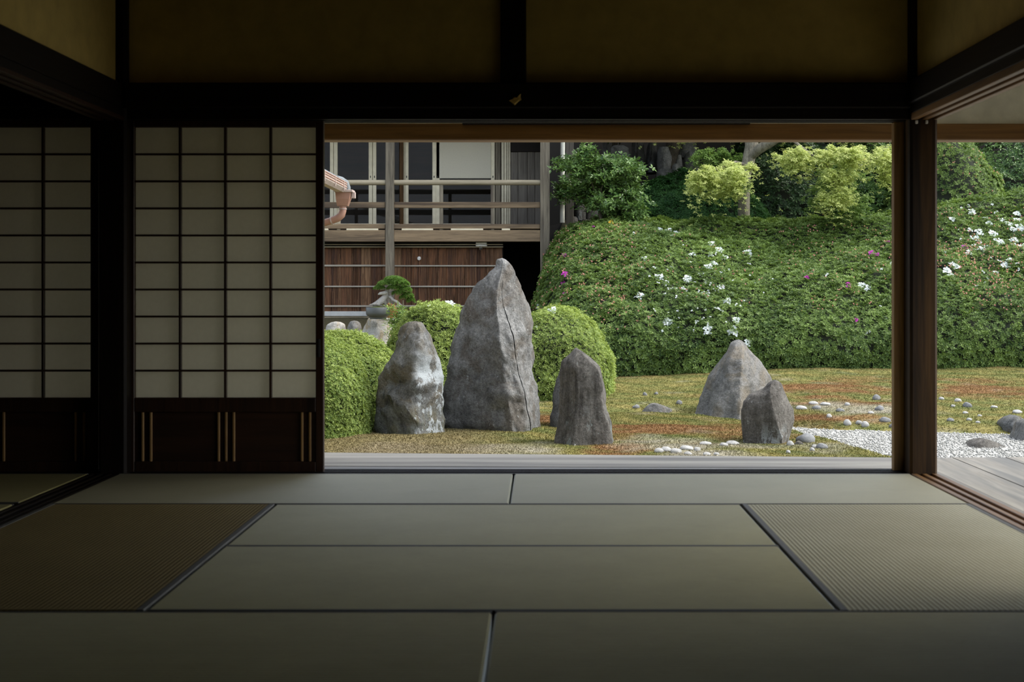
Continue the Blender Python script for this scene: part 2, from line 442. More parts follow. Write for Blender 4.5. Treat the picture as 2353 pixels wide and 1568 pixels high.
# sills
k = thing('trim_12', (-2.07, 5, -.03), 'dark grooved sill between the two rooms', None); k['kind'] = 'structure'
box('sill', DARKY, (-2.155, -2.022, -3, 6.752, -.06, -.014), k)
for x0 in (-2.155, -2.113, -2.069, -2.040): box('groove_rib', DARKY, (x0, x0+.018, -3, 6.752, -.016, -.002), k, .002)
k = thing('trim_13', (1.83, 5, -.03), 'brown grooved sill beside the right hand mats', None); k['kind'] = 'structure'
box('sill', BEAMY, (1.772, 1.90, 3.75, 6.752, -.06, -.016), k)
for x0, x1 in ((1.772, 1.800), (1.822, 1.846), (1.870, 1.90)): box('groove_rib', BEAMY, (x0, x1, 3.75, 6.752, -.018, -.002), k, .002)
k = thing('trim_14', (0, 6.83, -.03), 'grooved sill under the sliding screens on the garden side', None); k['kind'] = 'structure'
box('sill', DARKX, (-6, 1.768, 6.757, 6.93, -.07, -.016), k)
for y0 in (6.757, 6.815, 6.866, 6.915): box('groove_rib', DARKX, (-6, 1.768, y0, y0+.020, -.018, -.003), k, .002)
# bronze nail cover on the lintel
nc = MB()
cx_, cy_, cz_ = X_(1183, 6.72), 6.722, Z_(229, 6.72)
pr = [(-.030, -.004), (-.018, -.012), (0, -.028), (.018, -.010), (.032, 0), (.028, .014), (.030, .030), (.012, .012), (0, .006), (-.012, .004)]
nc.add([(cx_+x, cy_+.004, cz_+z) for x, z in pr]+[(cx_+x*.7, cy_-.008, cz_+z*.7) for x, z in pr],
       [[i, (i+1) % 10, 10+(i+1) % 10, 10+i] for i in range(10)]+[[10+i for i in range(10)]])
nc.lathe([(.009, 0), (.008, .006), (.003, .010)], (cx_, cy_-.008, cz_+.002), 10)
nail = nc.build('nail_cover', BRONZE, label='small bronze nail cover fixed to the dark lintel under the middle stud', cat='nail cover')

# ------------------------------------------------------------------ tatami
def mat_(x0, x1, y0, y1, axis, label, m=None, group='tatami mats of the room'):
    t = thing('tatami_mat', ((x0+x1)/2, (y0+y1)/2, 0), label, 'tatami mat', group)
    g = .004; bw = .012 if axis == 'x' else .022; m = m or (TATX if axis == 'x' else TATY)
    x0 += g; x1 -= g; y0 += g; y1 -= g
    h = random.uniform(-.0025, .0)
    n = 24
    # rush body with slightly soft, uneven long edges
    box('rush_cover', m, (x0, x1, y0, y1, -.06, h), t, .006)
    if axis == 'x':
        ys = ((y0-.0005, y0+bw), (y1-bw, y1+.0005)); hb = h+.0012
        for a, b_ in ys: box('cloth_border', CLOTH, (x0, x1, a, b_, -.05, hb), t, .002)
    else:
        for a, b_ in ((x0-.0005, x0+bw), (x1-bw, x1+.0005)): box('cloth_border', CLOTH, (a, b_, y0, y1, -.05, h+.0012), t, .002)
    return t
mat_(XL, XM, ROWS[1], ROWS[0], 'x', 'far tatami mat in front of the sliding paper screen', TATF)
mat_(XM, XR, ROWS[1], ROWS[0], 'x', 'far tatami mat in the right corner by the dark pillar', TATF)
mat_(XL, -1.09, ROWS[3], ROWS[1], 'y', 'dark brown tatami mat laid lengthwise along the left sill', TATB)
mat_(-1.09, .822, ROWS[2], ROWS[1], 'x', 'middle tatami mat, farther of the two side by side in the centre')
mat_(-1.09, .822, ROWS[3], ROWS[2], 'x', 'middle tatami mat, nearer of the two side by side in the centre')
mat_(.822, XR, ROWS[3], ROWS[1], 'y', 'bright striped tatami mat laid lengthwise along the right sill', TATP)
mat_(XL, XM, ROWS[4], ROWS[3], 'x', 'nearest tatami mat at the bottom left in deep shade')
mat_(XM, XR, ROWS[4], ROWS[3], 'x', 'nearest tatami mat at the bottom right')
mat_(XL-.14-1.91, XL-.14, 5.84, 6.753, 'x', 'tatami mat of the neighbouring room under its paper screen')
mat_(XL-.14-1.91, XL-.14, 4.86, 5.80, 'x', 'tatami mat of the neighbouring room, nearer one at the frame edge')
mat_(XL-.14-1.91, XL-.14, 3.90, 4.82, 'x', 'tatami mat of the neighbouring room, out of view toward the camera')
box('subfloor_board', DARKX, (-6, 1.9, -3, 2.92, -.062, -.004), kind='structure')

# ------------------------------------------------------------------ shoji
def shoji(x0, x1, y, label, g='sliding paper screens of the garden side'):
    t = thing('sliding_screen', ((x0+x1)/2, y, -.014), label, 'sliding screen', g)
    th = .032; zt = 1.705; zb = -.014
    st = .044
    k = .0021145                    # metres per photograph pixel in this plane
    box('stile', SHOJIW, (x0, x0+st, y, y+th, zb, zt), t, .003)
    rs = box('stile', SHOJIW, (x1-st+.005, x1, y, y+th, zb, zt), t, .003)
    MB().box(x1-.030, x1-.016, y-.003, y+.004, .55, .64, b=.002).build('finger_pull', BLACK, rs)
    z0, z1 = EYE+(CY-914)*k, EYE+(CY-293)*k
    box('rail', SHOJIW, (x0+st, x1-st+.006, y, y+th, z1, zt), t, .003)
    box('rail', SHOJIW, (x0+st, x1-st+.006, y, y+th, z0-.07, z0), t, .003)
    box('rail', SHOJIW, (x0+st, x1-st+.006, y, y+th, zb, .045), t, .003)
    xs = np.linspace(x0+st, x1-st+.005, 5); zs = np.linspace(z0, z1, 11)
    for x in xs[1:-1]: box('muntin', SHOJIW, (x-.006, x+.006, y+.004, y+.026, z0, z1), t, .0015)
    for z in zs[1:-1]: box('muntin', SHOJIW, (x0+st, x1-st+.006, y+.003, y+.022, z-.0048, z+.0048), t, .0015)
    wv, hv = xs[1]-xs[0], zs[1]-zs[0]
    V, F = box_vf(-wv/2, wv/2, 0, .0012, -hv/2, hv/2, .0002)
    pm = mesh_np('paper_pane', V, F); pm.materials.append(PAPER)
    for i in range(4):
        for j in range(10):
            o = put('paper_pane', pm, None, t)
            o.location = ((xs[i]+xs[i+1])/2-OFF[t.name][0], y+.027-OFF[t.name][1], (zs[j]+zs[j+1])/2-OFF[t.name][2])
    box('skirt_panel', SKIRT, (x0+st, x1-st+.006, y+.014, y+.022, .045, z0-.07), t, .001)
    w_ = x1-x0
    for f in (.087, .128, .470, .507, .546, .890, .930):
        x = x0+f*w_
        box('batten', BATTEN, (x-.0055, x+.0055, y+.002, y+.014, .045, z0-.07), t, .002)
    return t
shoji(-2.015, -1.053, 6.838, 'paper screen with dark lattice and skirting at left of the garden opening')
shoji(-3.16, -2.145, 6.838, 'dimmer paper screen of the neighbouring room, cut off at the left edge')
struct('wall_north_west', PLASTER, (-6.0, -3.2, 6.83, 6.88, -.06, 1.70))

# ------------------------------------------------------------------ veranda around the room
vf = thing('floor_veranda', (0, 7.4, -.05), 'weathered grey veranda boards running around the room', None); vf['kind'] = 'structure'
def plank_poly(name, mat, pts, z0, z1, parent):
    b = .004; n = len(pts); P = np.array(pts, float); c = P.mean(0)
    In = c+(P-c)*(1-b/np.linalg.norm(P-c, axis=1).min())
    V = [(*p, z0) for p in P]+[(*p, z1-b) for p in P]+[(*p, z1) for p in In]
    F = [[i, (i+1) % n, n+(i+1) % n, n+i] for i in range(n)]+[[n+i, n+(i+1) % n, 2*n+(i+1) % n, 2*n+i] for i in range(n)]
    F += [[2*n+i for i in range(n)], [i for i in range(n)][::-1]]
    return MB().add(V, F).build(name, mat, parent)
yl = lambda s, f: (6.94+f*(8.03-6.94)) if s == 0 else (6.94+f*(7.80-6.94))
fr = [0, .16, .42, .72, 1.0]
for i in range(4):
    dz = random.uniform(-.003, .002)
    for xa, xb, gap in ((-6., -2.3, 0), (-2.297, 1.95, 0)):
        fa = lambda x, f: yl(0, f)+(yl(1, f)-yl(0, f))*(x+1.2)/3.1
        plank_poly('plank', DECKD if i == 1 else DECKX, [(xa, fa(xa, fr[i])+.003), (xb, fa(xb, fr[i])+.003), (xb, fa(xb, fr[i+1])), (xa, fa(xa, fr[i+1]))], -.085, -.048+dz, vf)
    
xe = [1.905, 2.02, 2.27, 2.56, 2.84, 3.08]
for i in range(5):
    ye = 7.80 if i else 6.94
    if i == 0: plank_poly('plank', DECKY, [(xe[0], -1), (xe[1], -1), (xe[1], 7.80), (1.953, 7.80), (1.953, 6.94), (xe[0], 6.94)][:3]+[(xe[0]+.05, 7.80), (xe[0]+.05, 6.94), (xe[0], 6.94)], -.085, -.05, vf)
    else: plank_poly('plank', DECKY, [(xe[i]+.003, -1), (xe[i+1], -1), (xe[i+1], 7.79), (xe[i]+.003, 7.79)], -.085, -.049+random.uniform(-.003, .003), vf)
for x in (-5.5, -3.9, -2.3, -.8, .7, 2.2, 3.0):
    struct('pillar', GREYZ, (x-.05, x+.05, 7.60, 7.70, -.64, -.085), .006)
    struct('pillar', GREYZ, (x-.05, x+.05, 6.95, 7.05, -.64, -.085), .006)
for y in (6.0, 4.4, 2.8, 1.2, -.6):
    struct('pillar', GREYZ, (2.95, 3.05, y-.05, y+.05, -.64, -.085), .006)
# outer beam, plaster above it, corner post, roof
D0 = 7.93
struct('trim_15', BEAMX, (-6.0, 3.13, D0, D0+.13, Z_(322, D0), Z_(284, D0)), .006)
struct('trim_16', BEAMY, (3.0, 3.13, -1, D0, Z_(322, D0), Z_(284, D0)), .006)
struct('trim_17', DARKX, (X_(1063, D0), X_(1722, D0), D0-.03, D0-.002, Z_(287, D0), Z_(280.5, D0)), .002)
struct('wall_veranda_north', WHITEPL, (-6.0, 3.13, D0+.03, D0+.09, Z_(284, D0), 2.40), .003)
struct('wall_veranda_east', WHITEPL, (3.03, 3.09, -1, D0+.02, Z_(284, D0), 2.40), .003)
struct('pillar', BEAMX, (3.0, 3.13, D0, D0+.13, -.64, Z_(322, D0)), .01)
struct('pillar', BEAMX, (-4.4, -4.27, D0, D0+.13, -.64, Z_(322, D0)), .01)
def slab(name, mat, quad, th, parent=None, **k):
    P = np.array(quad, float); n = np.cross(P[1]-P[0], P[3]-P[0]); n /= np.linalg.norm(n)
    if n[2] < 0: n = -n
    V = np.concatenate([P, P+n*th])
    F = [[3, 2, 1, 0], [4, 5, 6, 7]]+[[i, (i+1) % 4, 4+(i+1) % 4, 4+i] for i in range(4)]
    return MB().add(V, F).build(name, mat, parent, **k)
rf = thing('roof', (0, 7, 2.5), 'low eave of the viewing room, above the frame', None); rf['kind'] = 'structure'
slab('roof_slope', TILE, [(-16, .2, 7.2), (-4.2, .2, 7.2), (3.75, 8.40, 2.20), (-16, 8.40, 2.20)], .12, rf)
slab('roof_slope', TILE, [(-4.2, -3.2, 7.2), (3.75, -3.2, 2.20), (3.75, 8.40, 2.20), (-4.2, .2, 7.2)], .12, rf)
slab('roof_slope', TILE, [(-16, -3.2, 7.20), (-4.2, -3.2, 7.20), (-4.2, .2, 7.20), (-16, .2, 7.20)], .12, rf)
slab('ceiling_veranda', WHITEPL, [(-6.0, 6.9, 2.40), (3.1, 6.9, 2.40), (3.1, 8.0, 2.38), (-6.0, 8.0, 2.38)], .02, None, kind='structure')
slab('ceiling_veranda_side', WHITEPL, [(1.9, -1, 2.40), (3.1, -1, 2.38), (3.1, 6.89, 2.38), (1.9, 6.89, 2.40)], .02, None, kind='structure')

struct('screen_shade_wall', BARK, (-6.0, -1.55, D0+.02, D0+.06, -.64, 1.73))  # unseen wall, added to darken the left paper screens
# ------------------------------------------------------------------ terrain
def pl(x, xs, ys): return np.interp(x, xs, ys)
def f_front(x): return pl(x, [-9, .8, 1.77, 2.2, 2.57, 2.75, 2.95, 3.4], [16.6, 16.5, 16.15, 15.6, 14.4, 13.6, 12.5, 10.6])
def f_back(x): return pl(x, [-9, 1., 1.84, 2.25, 2.73, 3.65, 4.95, 7, 12], [17.0, 16.9, 16.7, 16.1, 15.2, 14.75, 14.45, 14.2, 13.9])
def gz(x, y):
    x = np.asarray(x, float); y = np.asarray(y, float)
    hf = np.clip((f_front(x)-y)*.30, -.06, .07)
    t = y-f_back(x)
    hb = np.clip(t*.22, -.06, .05)+np.maximum(0, t)*.048
    h = np.maximum(hf, hb)
    h = np.maximum(h, np.clip((.5-x)*.2, -.06, .05)+np.maximum(0, t)*.048)
    P = np.stack([x, y, 0*x], -1).reshape(-1, 3)
    h = h+.018*vnoise(P, 3, 3, 1.3).reshape(x.shape)
    z = -.62+h
    sl = pl(x, [-1.5, .3, 1.4], [.17, .20, .27])
    up = np.maximum(0, y-20.8)
    rise = up*sl
    cap = pl(x, [-1.5, .2, 1.4], [.62, .9, 7.])
    z = z+np.minimum(rise, cap)
    z = np.where((y < 12.0), np.minimum(z, -.60), z)
    return z
def ground_hit(px, py):
    ds = np.linspace(11, 30, 1200)
    zz = Z_(py, ds); g = gz(X_(px, ds), ds)
    i = np.argmax(zz <= g)
    d = ds[i] if (zz <= g).any() else 20.
    return np.array((X_(px, d), d, float(gz(X_(px, d), d))))
def blob(x, y, px, py, sx, sy):
    c = ground_hit(px, py); return np.exp(-((x-c[0])/sx)**2-((y-c[1])/sy)**2)
def ground_col(x, y):
    P = np.stack([x, y, 0*x], -1)
    n1 = vnoise(P, 21, 4, 1.1); n2 = vnoise(P, 22, 4, 4.0); n3 = vnoise(P, 23, 3, 2.2)
    green = np.array((.115, .128, .036)); yel = np.array((.22, .19, .062)); brown = np.array((.19, .105, .042)); sand = np.array((.27, .25, .18)); lit = np.array((.17, .10, .05))
    def mix(a, b, w): w = np.clip(w, 0, 1)[:, None]; return a*(1-w)+b*w
    c = mix(np.broadcast_to(green, (len(x), 3)), yel, .45+.55*n2)
    wb = 0*x
    for b in ((1560, 985, 1.1, .55, 1.), (1690, 1000, .5, .6, .9), (1420, 1000, .35, .7, .8), (1950, 890, 1.2, .9, 1.), (1850, 900, .7, .8, .9), (1860, 960, .4, .4, .8),
              (2230, 895, 1.0, .7, .9), (2020, 960, .4, .5, .4), (1265, 965, .25, .8, 1.), (1430, 1035, .25, .4, .9), (2000, 1000, .3, .3, .5), (1950, 930, .7, .8, .6)):
        wb = np.maximum(wb, b[4]*blob(x, y, b[0], b[1], b[2]*1.1, b[3]*1.2))
    c = mix(c, brown, wb*1.35+(.75*n1+.45*n2)*np.clip(wb*4, 0, 1)-.22)
    ws = 0*x
    for b in ((1580, 1030, .75, .45), (1480, 1015, .3, .5), (1650, 1045, .5, .4), (1880, 1025, .35, .4), (900, 1030, .5, .5), (1150, 1030, .6, .5), (1990, 945, .5, .7), (1900, 935, .5, .5)):
        ws = np.maximum(ws, blob(x, y, *b))
    c = mix(c, sand, ws*1.3+.5*n3-.25)
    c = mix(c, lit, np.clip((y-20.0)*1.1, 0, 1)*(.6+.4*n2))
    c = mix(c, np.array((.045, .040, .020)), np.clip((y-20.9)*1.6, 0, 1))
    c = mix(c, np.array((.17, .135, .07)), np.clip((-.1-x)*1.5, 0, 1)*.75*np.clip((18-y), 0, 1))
    return c
def grid(name, xs, ys, zf, cf, mat, **k):
    X, Y = np.meshgrid(xs, ys); Zz = zf(X, Y)
    V = np.stack([X, Y, Zz], -1).reshape(-1, 3); nx, ny = len(xs), len(ys)
    i = (np.arange(ny-1)[:, None]*nx+np.arange(nx-1)).ravel()
    F = np.stack([i, i+1, i+1+nx, i+nx], -1)
    me = mesh_np(name, V, F, True)
    if cf is not None:
        c = cf(V[:, 0], V[:, 1]); a = me.color_attributes.new('Col', 'FLOAT_COLOR', 'POINT')
        a.data.foreach_set('color', np.concatenate([c, np.ones((len(c), 1))], 1).astype(np.float32).ravel())
    return put(name, me, mat, **k)
xs = np.concatenate([np.arange(-14, -3.2, .6), np.arange(-3.2, 7.6, .055), np.arange(7.6, 18, .6)])
ys = np.concatenate([np.arange(6.9, 12.2, .4), np.arange(12.2, 21.2, .055), np.arange(21.2, 40, .5)])
def gz2(x, y):
    return np.where(y < 12.0, -.66, gz(x, y))
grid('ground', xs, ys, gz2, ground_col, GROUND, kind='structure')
struct('ground_gravel', GRAVEL, (-14, 18, 6.9, 18.0, -.75, -.617), .002)
# moss blades
def pts_moss(n, x0, x1, y0, y1, seed):
    r = np.random.default_rng(seed); x = r.uniform(x0, x1, n); y = r.uniform(y0, y1, n)
    keep = (gz(x, y) > -.612) & (np.abs((x*FPX/y)-(1176-CX)) < 1250)
    return x[keep], y[keep]
def moss(name, n, x0, x1, y0, y1, seed, label):
    x, y = pts_moss(n, x0, x1, y0, y1, seed); z = gz(x, y); r = np.random.default_rng(seed+1); m = len(x)
    c = ground_col(x, y)*r.uniform(.75, 1.35, (m, 1)); V = []; B = np.stack([x, y, z-.004], -1)
    tri = np.zeros((m, 3, 3, 3))
    for k in range(3):
        a = r.uniform(0, 6.28, m); h = r.uniform(.006, .018, m); w = r.uniform(.0035, .007, m)
        lean = r.normal(0, .010, (m, 2)); o = r.normal(0, .012, (m, 2))
        bx = B[:, 0]+o[:, 0]; by = B[:, 1]+o[:, 1]
        tri[:, k, 0] = np.stack([bx-w*np.cos(a), by-w*np.sin(a), B[:, 2]], -1)
        tri[:, k, 1] = np.stack([bx+w*np.cos(a), by+w*np.sin(a), B[:, 2]], -1)
        tri[:, k, 2] = np.stack([bx+lean[:, 0], by+lean[:, 1], B[:, 2]+h], -1)
    V = tri.reshape(-1, 3); F = np.arange(len(V)).reshape(-1, 3)
    me = mesh_np(name, V, F)
    a = me.color_attributes.new('Col', 'FLOAT_COLOR', 'POINT')
    cc = np.repeat(c, 9, 0); a.data.foreach_set('color', np.concatenate([cc, np.ones((len(cc), 1))], 1).astype(np.float32).ravel())
    return put(name, me, MOSS, label=label, cat='moss', kind='stuff')
moss('moss', 95000, -2.4, 3.2, 11.95, 16.7, 5, 'short green and rust brown moss on the near garden bed')
moss('moss', 110000, -.3, 7.6, 14.4, 20.9, 6, 'short yellow green and brown moss on the far garden bank')
# gravel chips
def chips(n):
    r = np.random.default_rng(9); x = r.uniform(.3, 5.4, n); y = r.uniform(11.9, 17.2, n)
    k = (gz(x, y) < -.617) & (x*FPX/y < 1130); x, y = x[k], y[k]; m = len(x)
    base = np.array([(1, 0, 0), (0, 1, 0), (-1, 0, 0), (0, -1, 0), (0, 0, 1), (0, 0, -1)], float)
    f = np.array([(0, 1, 4), (1, 2, 4), (2, 3, 4), (3, 0, 4), (1, 0, 5), (2, 1, 5), (3, 2, 5), (0, 3, 5)])
    s = r.uniform(.007, .015, (m, 1, 1))*r.uniform(.6, 1.3, (m, 6, 1))*np.array((1, 1, .7))
    a = r.uniform(0, 6.28, m); ca, sa = np.cos(a), np.sin(a)
    L = base[None]*s
    V = np.stack([L[..., 0]*ca[:, None]-L[..., 1]*sa[:, None]+x[:, None], L[..., 0]*sa[:, None]+L[..., 1]*ca[:, None]+y[:, None], L[..., 2]-.613], -1)
    F = (f[None]+(np.arange(m)*6)[:, None, None]).reshape(-1, 3)
    return put('gravel', mesh_np('gravel', V.reshape(-1, 3), F), CHIP, label='loose white gravel of the dry stream between the moss banks', cat='gravel', kind='stuff')
chips(26000)

# ------------------------------------------------------------------ leaves
def unit(a): return a/np.maximum(np.linalg.norm(a, axis=-1, keepdims=True), 1e-9)
def frames(Nn, r):
    a = r.normal(size=Nn.shape); u = unit(np.cross(Nn, a)); return u, np.cross(Nn, u)
def whorls(P, Nn, k, L, Wd, tilt, seed, spread=2*math.pi, tint_w=.5, base_tint=None, fold=.18):
    """k pointed leaves around every point; returns V, F, tint"""
    r = np.random.default_rng(seed); m = len(P); u, v = frames(Nn, r)
    th = r.uniform(0, 6.28, (m, 1))+spread*np.arange(k)/k+r.normal(0, .25, (m, k))
    tl = tilt+r.normal(0, .22, (m, k)); Ls = L*r.uniform(.7, 1.25, (m, k)); Ws = Wd*r.uniform(.8, 1.2, (m, k))
    d = np.cos(th)[..., None]*u[:, None]+np.sin(th)[..., None]*v[:, None]
    ax = d*np.cos(tl)[..., None]+Nn[:, None]*np.sin(tl)[..., None]
    sd = np.cross(np.broadcast_to(Nn[:, None], d.shape), d)
    up = np.cross(ax, sd)*-1
    b = P[:, None]+ax*(.08*Ls)[..., None]
    mid = P[:, None]+ax*(.55*Ls)[..., None]+np.abs(up)*0
    n_ = np.broadcast_to(Nn[:, None], d.shape)
    l = mid+sd*(Ws/2)[..., None]+n_*(fold*Ws)[..., None]; rr = mid-sd*(Ws/2)[..., None]+n_*(fold*Ws)[..., None]
    t = P[:, None]+ax*Ls[..., None]-n_*(.12*Ls)[..., None]
    V = np.stack([b, l, t, rr], 2).reshape(-1, 3)
    i = np.arange(m*k)*4
    F = np.stack([np.stack([i, i+2, i+1], -1), np.stack([i, i+3, i+2], -1)], 1).reshape(-1, 3)
    bt = r.uniform(0, 1, (m, 1)) if base_tint is None else base_tint[:, None]
    tt = np.clip(tint_w*bt+(1-tint_w)*r.uniform(0, 1, (m, k)), 0, 1)
    return V, F, np.repeat(tt.reshape(-1), 2)
def cat_(parts):
    Vs, Fs, Ts = [], [], []; n = 0
    for V, F, T in parts:
        Vs.append(V); Fs.append(F+n); Ts.append(T); n += len(V)
    return np.concatenate(Vs), np.concatenate(Fs), np.concatenate(Ts)
def foliage(name, parts, mat, parent, **k):
    V, F, T = cat_(parts) if isinstance(parts, list) else parts
    return put(name, mesh_np(name, V-root_off(parent), F, False, T), mat, parent, kind='stuff', **k)

AZ_LEAF = leafm('azalea_leaf', (.012, .042, .010), (.24, .345, .085), .5, .25)
AZ_DARK = leafm('azalea_leaf_dark', (.020, .060, .018), (.105, .19, .055), .45, .25)
LIGHTBUSH = leafm('light_leaf', (.055, .11, .022), (.38, .46, .125), .5, .28)
CAM_LEAF = leafm('camellia_leaf', (.018, .055, .016), (.15, .25, .06), .28, .15)
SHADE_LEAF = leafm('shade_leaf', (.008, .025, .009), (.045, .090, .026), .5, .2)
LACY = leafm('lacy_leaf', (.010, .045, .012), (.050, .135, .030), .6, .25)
MAPLE = leafm('maple_leaf', (.22, .29, .07), (.56, .60, .21), .5, .45, (.55, .17, .06))
MAPLE_SH = leafm('maple_leaf_shaded', (.06, .14, .025), (.22, .32, .07), .5, .4)  # darker copy of the maple leaf, shade of some sprays put into the colour
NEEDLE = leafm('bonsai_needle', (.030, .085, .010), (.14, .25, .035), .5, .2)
BUDS = leafm('pink_bud', (.46, .16, .15), (.80, .42, .38), .5, .3)
WBUD = leafm('white_bud', (.62, .68, .50), (.85, .88, .80), .5, .3)
WHITEF = leafm('white_petal', (.66, .71, .72), (.80, .84, .85), .5, .3)
PINKF = leafm('magenta_petal', (.36, .02, .30), (.62, .06, .50), .5, .3)
YELF = leafm('yellow_petal', (.60, .34, .03), (.75, .50, .06), .5, .3)
CORE_DARK = plain('core_shade', (.016, .022, .010), .95)
TRUNK = stone('maple_bark', (.11, .10, .075), (.27, .25, .19), (.32, .33, .28), .66, .5)

class Mound:
    """a rounded mass: superellipsoid with gentle lumps, cut at its base"""
    def __init__(s, c, r, p=2.6, lump=.05, seed=1, lf=2.0):
        s.c = np.array(c, float); s.r = np.array(r, float); s.p = p; s.lump = lump; s.seed = seed; s.lf = lf
    def rad(s, D):
        q = (np.abs(D/s.r)**s.p).sum(-1)**(-1/s.p)
        return q*(1+s.lump*vnoise(D*s.r, s.seed, 3, s.lf))
    def normal(s, D):
        P = D*s.rad(D)[:, None]; g = np.sign(P)*np.abs(P/s.r)**(s.p-1)/s.r
        return unit(g)
    def sample(s, n, seed):
        r = np.random.default_rng(seed); out = []; tot = 0
        D = unit(r.normal(size=(n*14, 3))*1.0)
        D = D[(D[:, 2] > -.35) & (D[:, 1] < .55)]
        R = s.rad(D); Nn = s.normal(D)
        wgt = R**2/np.maximum(.15, (D*Nn).sum(-1)); k = r.uniform(0, 1, len(D)) < wgt/np.percentile(wgt, 97)
        D, R, Nn = D[k][:n], R[k][:n], Nn[k][:n]
        return s.c+D*R[:, None], Nn
    def inside(s, P, f=.97):
        d = P-s.c; R = np.linalg.norm(d, axis=-1); D = d/np.maximum(R, 1e-6)[:, None]
        return R < f*s.rad(D)
    def core(s, f=.93):
        nu, nv = 40, 20; V = []
        th = np.linspace(0, 2*math.pi, nu, endpoint=False); ph = np.linspace(-.45, math.pi/2*.98, nv)
        T, Q = np.meshgrid(th, ph); D = np.stack([np.cos(Q)*np.cos(T), np.cos(Q)*np.sin(T), np.sin(Q)], -1).reshape(-1, 3)
        V = s.c+D*(s.rad(D)*f)[:, None]
        F = [[i*nu+k, i*nu+(k+1) % nu, (i+1)*nu+(k+1) % nu, (i+1)*nu+k] for i in range(nv-1) for k in range(nu)]
        F.append([(nv-1)*nu+k for k in range(nu)])
        return V, F
MOUNDS = {}
def visible_px(P):
    px = CX+P[:, 0]*FPX/P[:, 1]; py = CY-(P[:, 2]-EYE)*FPX/P[:, 1]; return px, py
def hit_mounds(px, py, names):
    ds = np.linspace(12, 30, 1800); P = np.stack([X_(px, ds), ds, Z_(py, ds)], -1)
    best = None
    for n in names:
        ins = MOUNDS[n].inside(P, 1.0)
        if ins.any():
            i = int(np.argmax(ins))
            if best is None or i < best[0]: best = (i, n)
    if best is None: return None
    i, n = best; m = MOUNDS[n]; p = P[i]; d = p-m.c; D = unit(d[None])
    if isinstance(m, Hedge):
        nn = m.normal_at(p); return n, p+nn*float(m.off(p[None])[0]), nn
    return n, p, m.normal(D)[0]
BUSH = {}
def bush(key, name, mound, label, cat, group, nw, kleaf, L, Wd, tilt, mat, up=.35, others=(), core_f=.93, dark_low=None, tint_fn=None):
    MOUNDS[key] = mound
    c = mound.c.copy(); c[2] = float(gz(c[0], c[1]))
    t = thing(name, c, label, cat, group); BUSH[key] = t
    V, F = mound.core(core_f); MB().add(V, F).build('dark_core', CORE_DARK, t, smooth=True)  # solid core, coloured dark for the shade inside; blocks seeing through
    P, Nn = mound.sample(nw, 100+len(BUSH))
    for o in others:
        k = ~o.inside(P, .96); P, Nn = P[k], Nn[k]
    k = P[:, 2] > gz(P[:, 0], P[:, 1])-.02; P, Nn = P[k], Nn[k]
    r = np.random.default_rng(300+len(BUSH))
    P = P+Nn*r.normal(0, .022, (len(P), 1))*min(1, L/.04)
    D = unit(Nn+np.array((0, 0, up))+r.normal(0, .28, P.shape))
    bt = np.clip(.5+.5*vnoise(P, 40+len(BUSH), 3, 2.6)+r.normal(0, .22, len(P)), 0, 1)
    if tint_fn is not None: bt = np.clip(bt*tint_fn(P), 0, 1)
    foliage('leaf_mass', whorls(P, D, kleaf, L, Wd, tilt, 500+len(BUSH), base_tint=bt), mat, t)
    return t

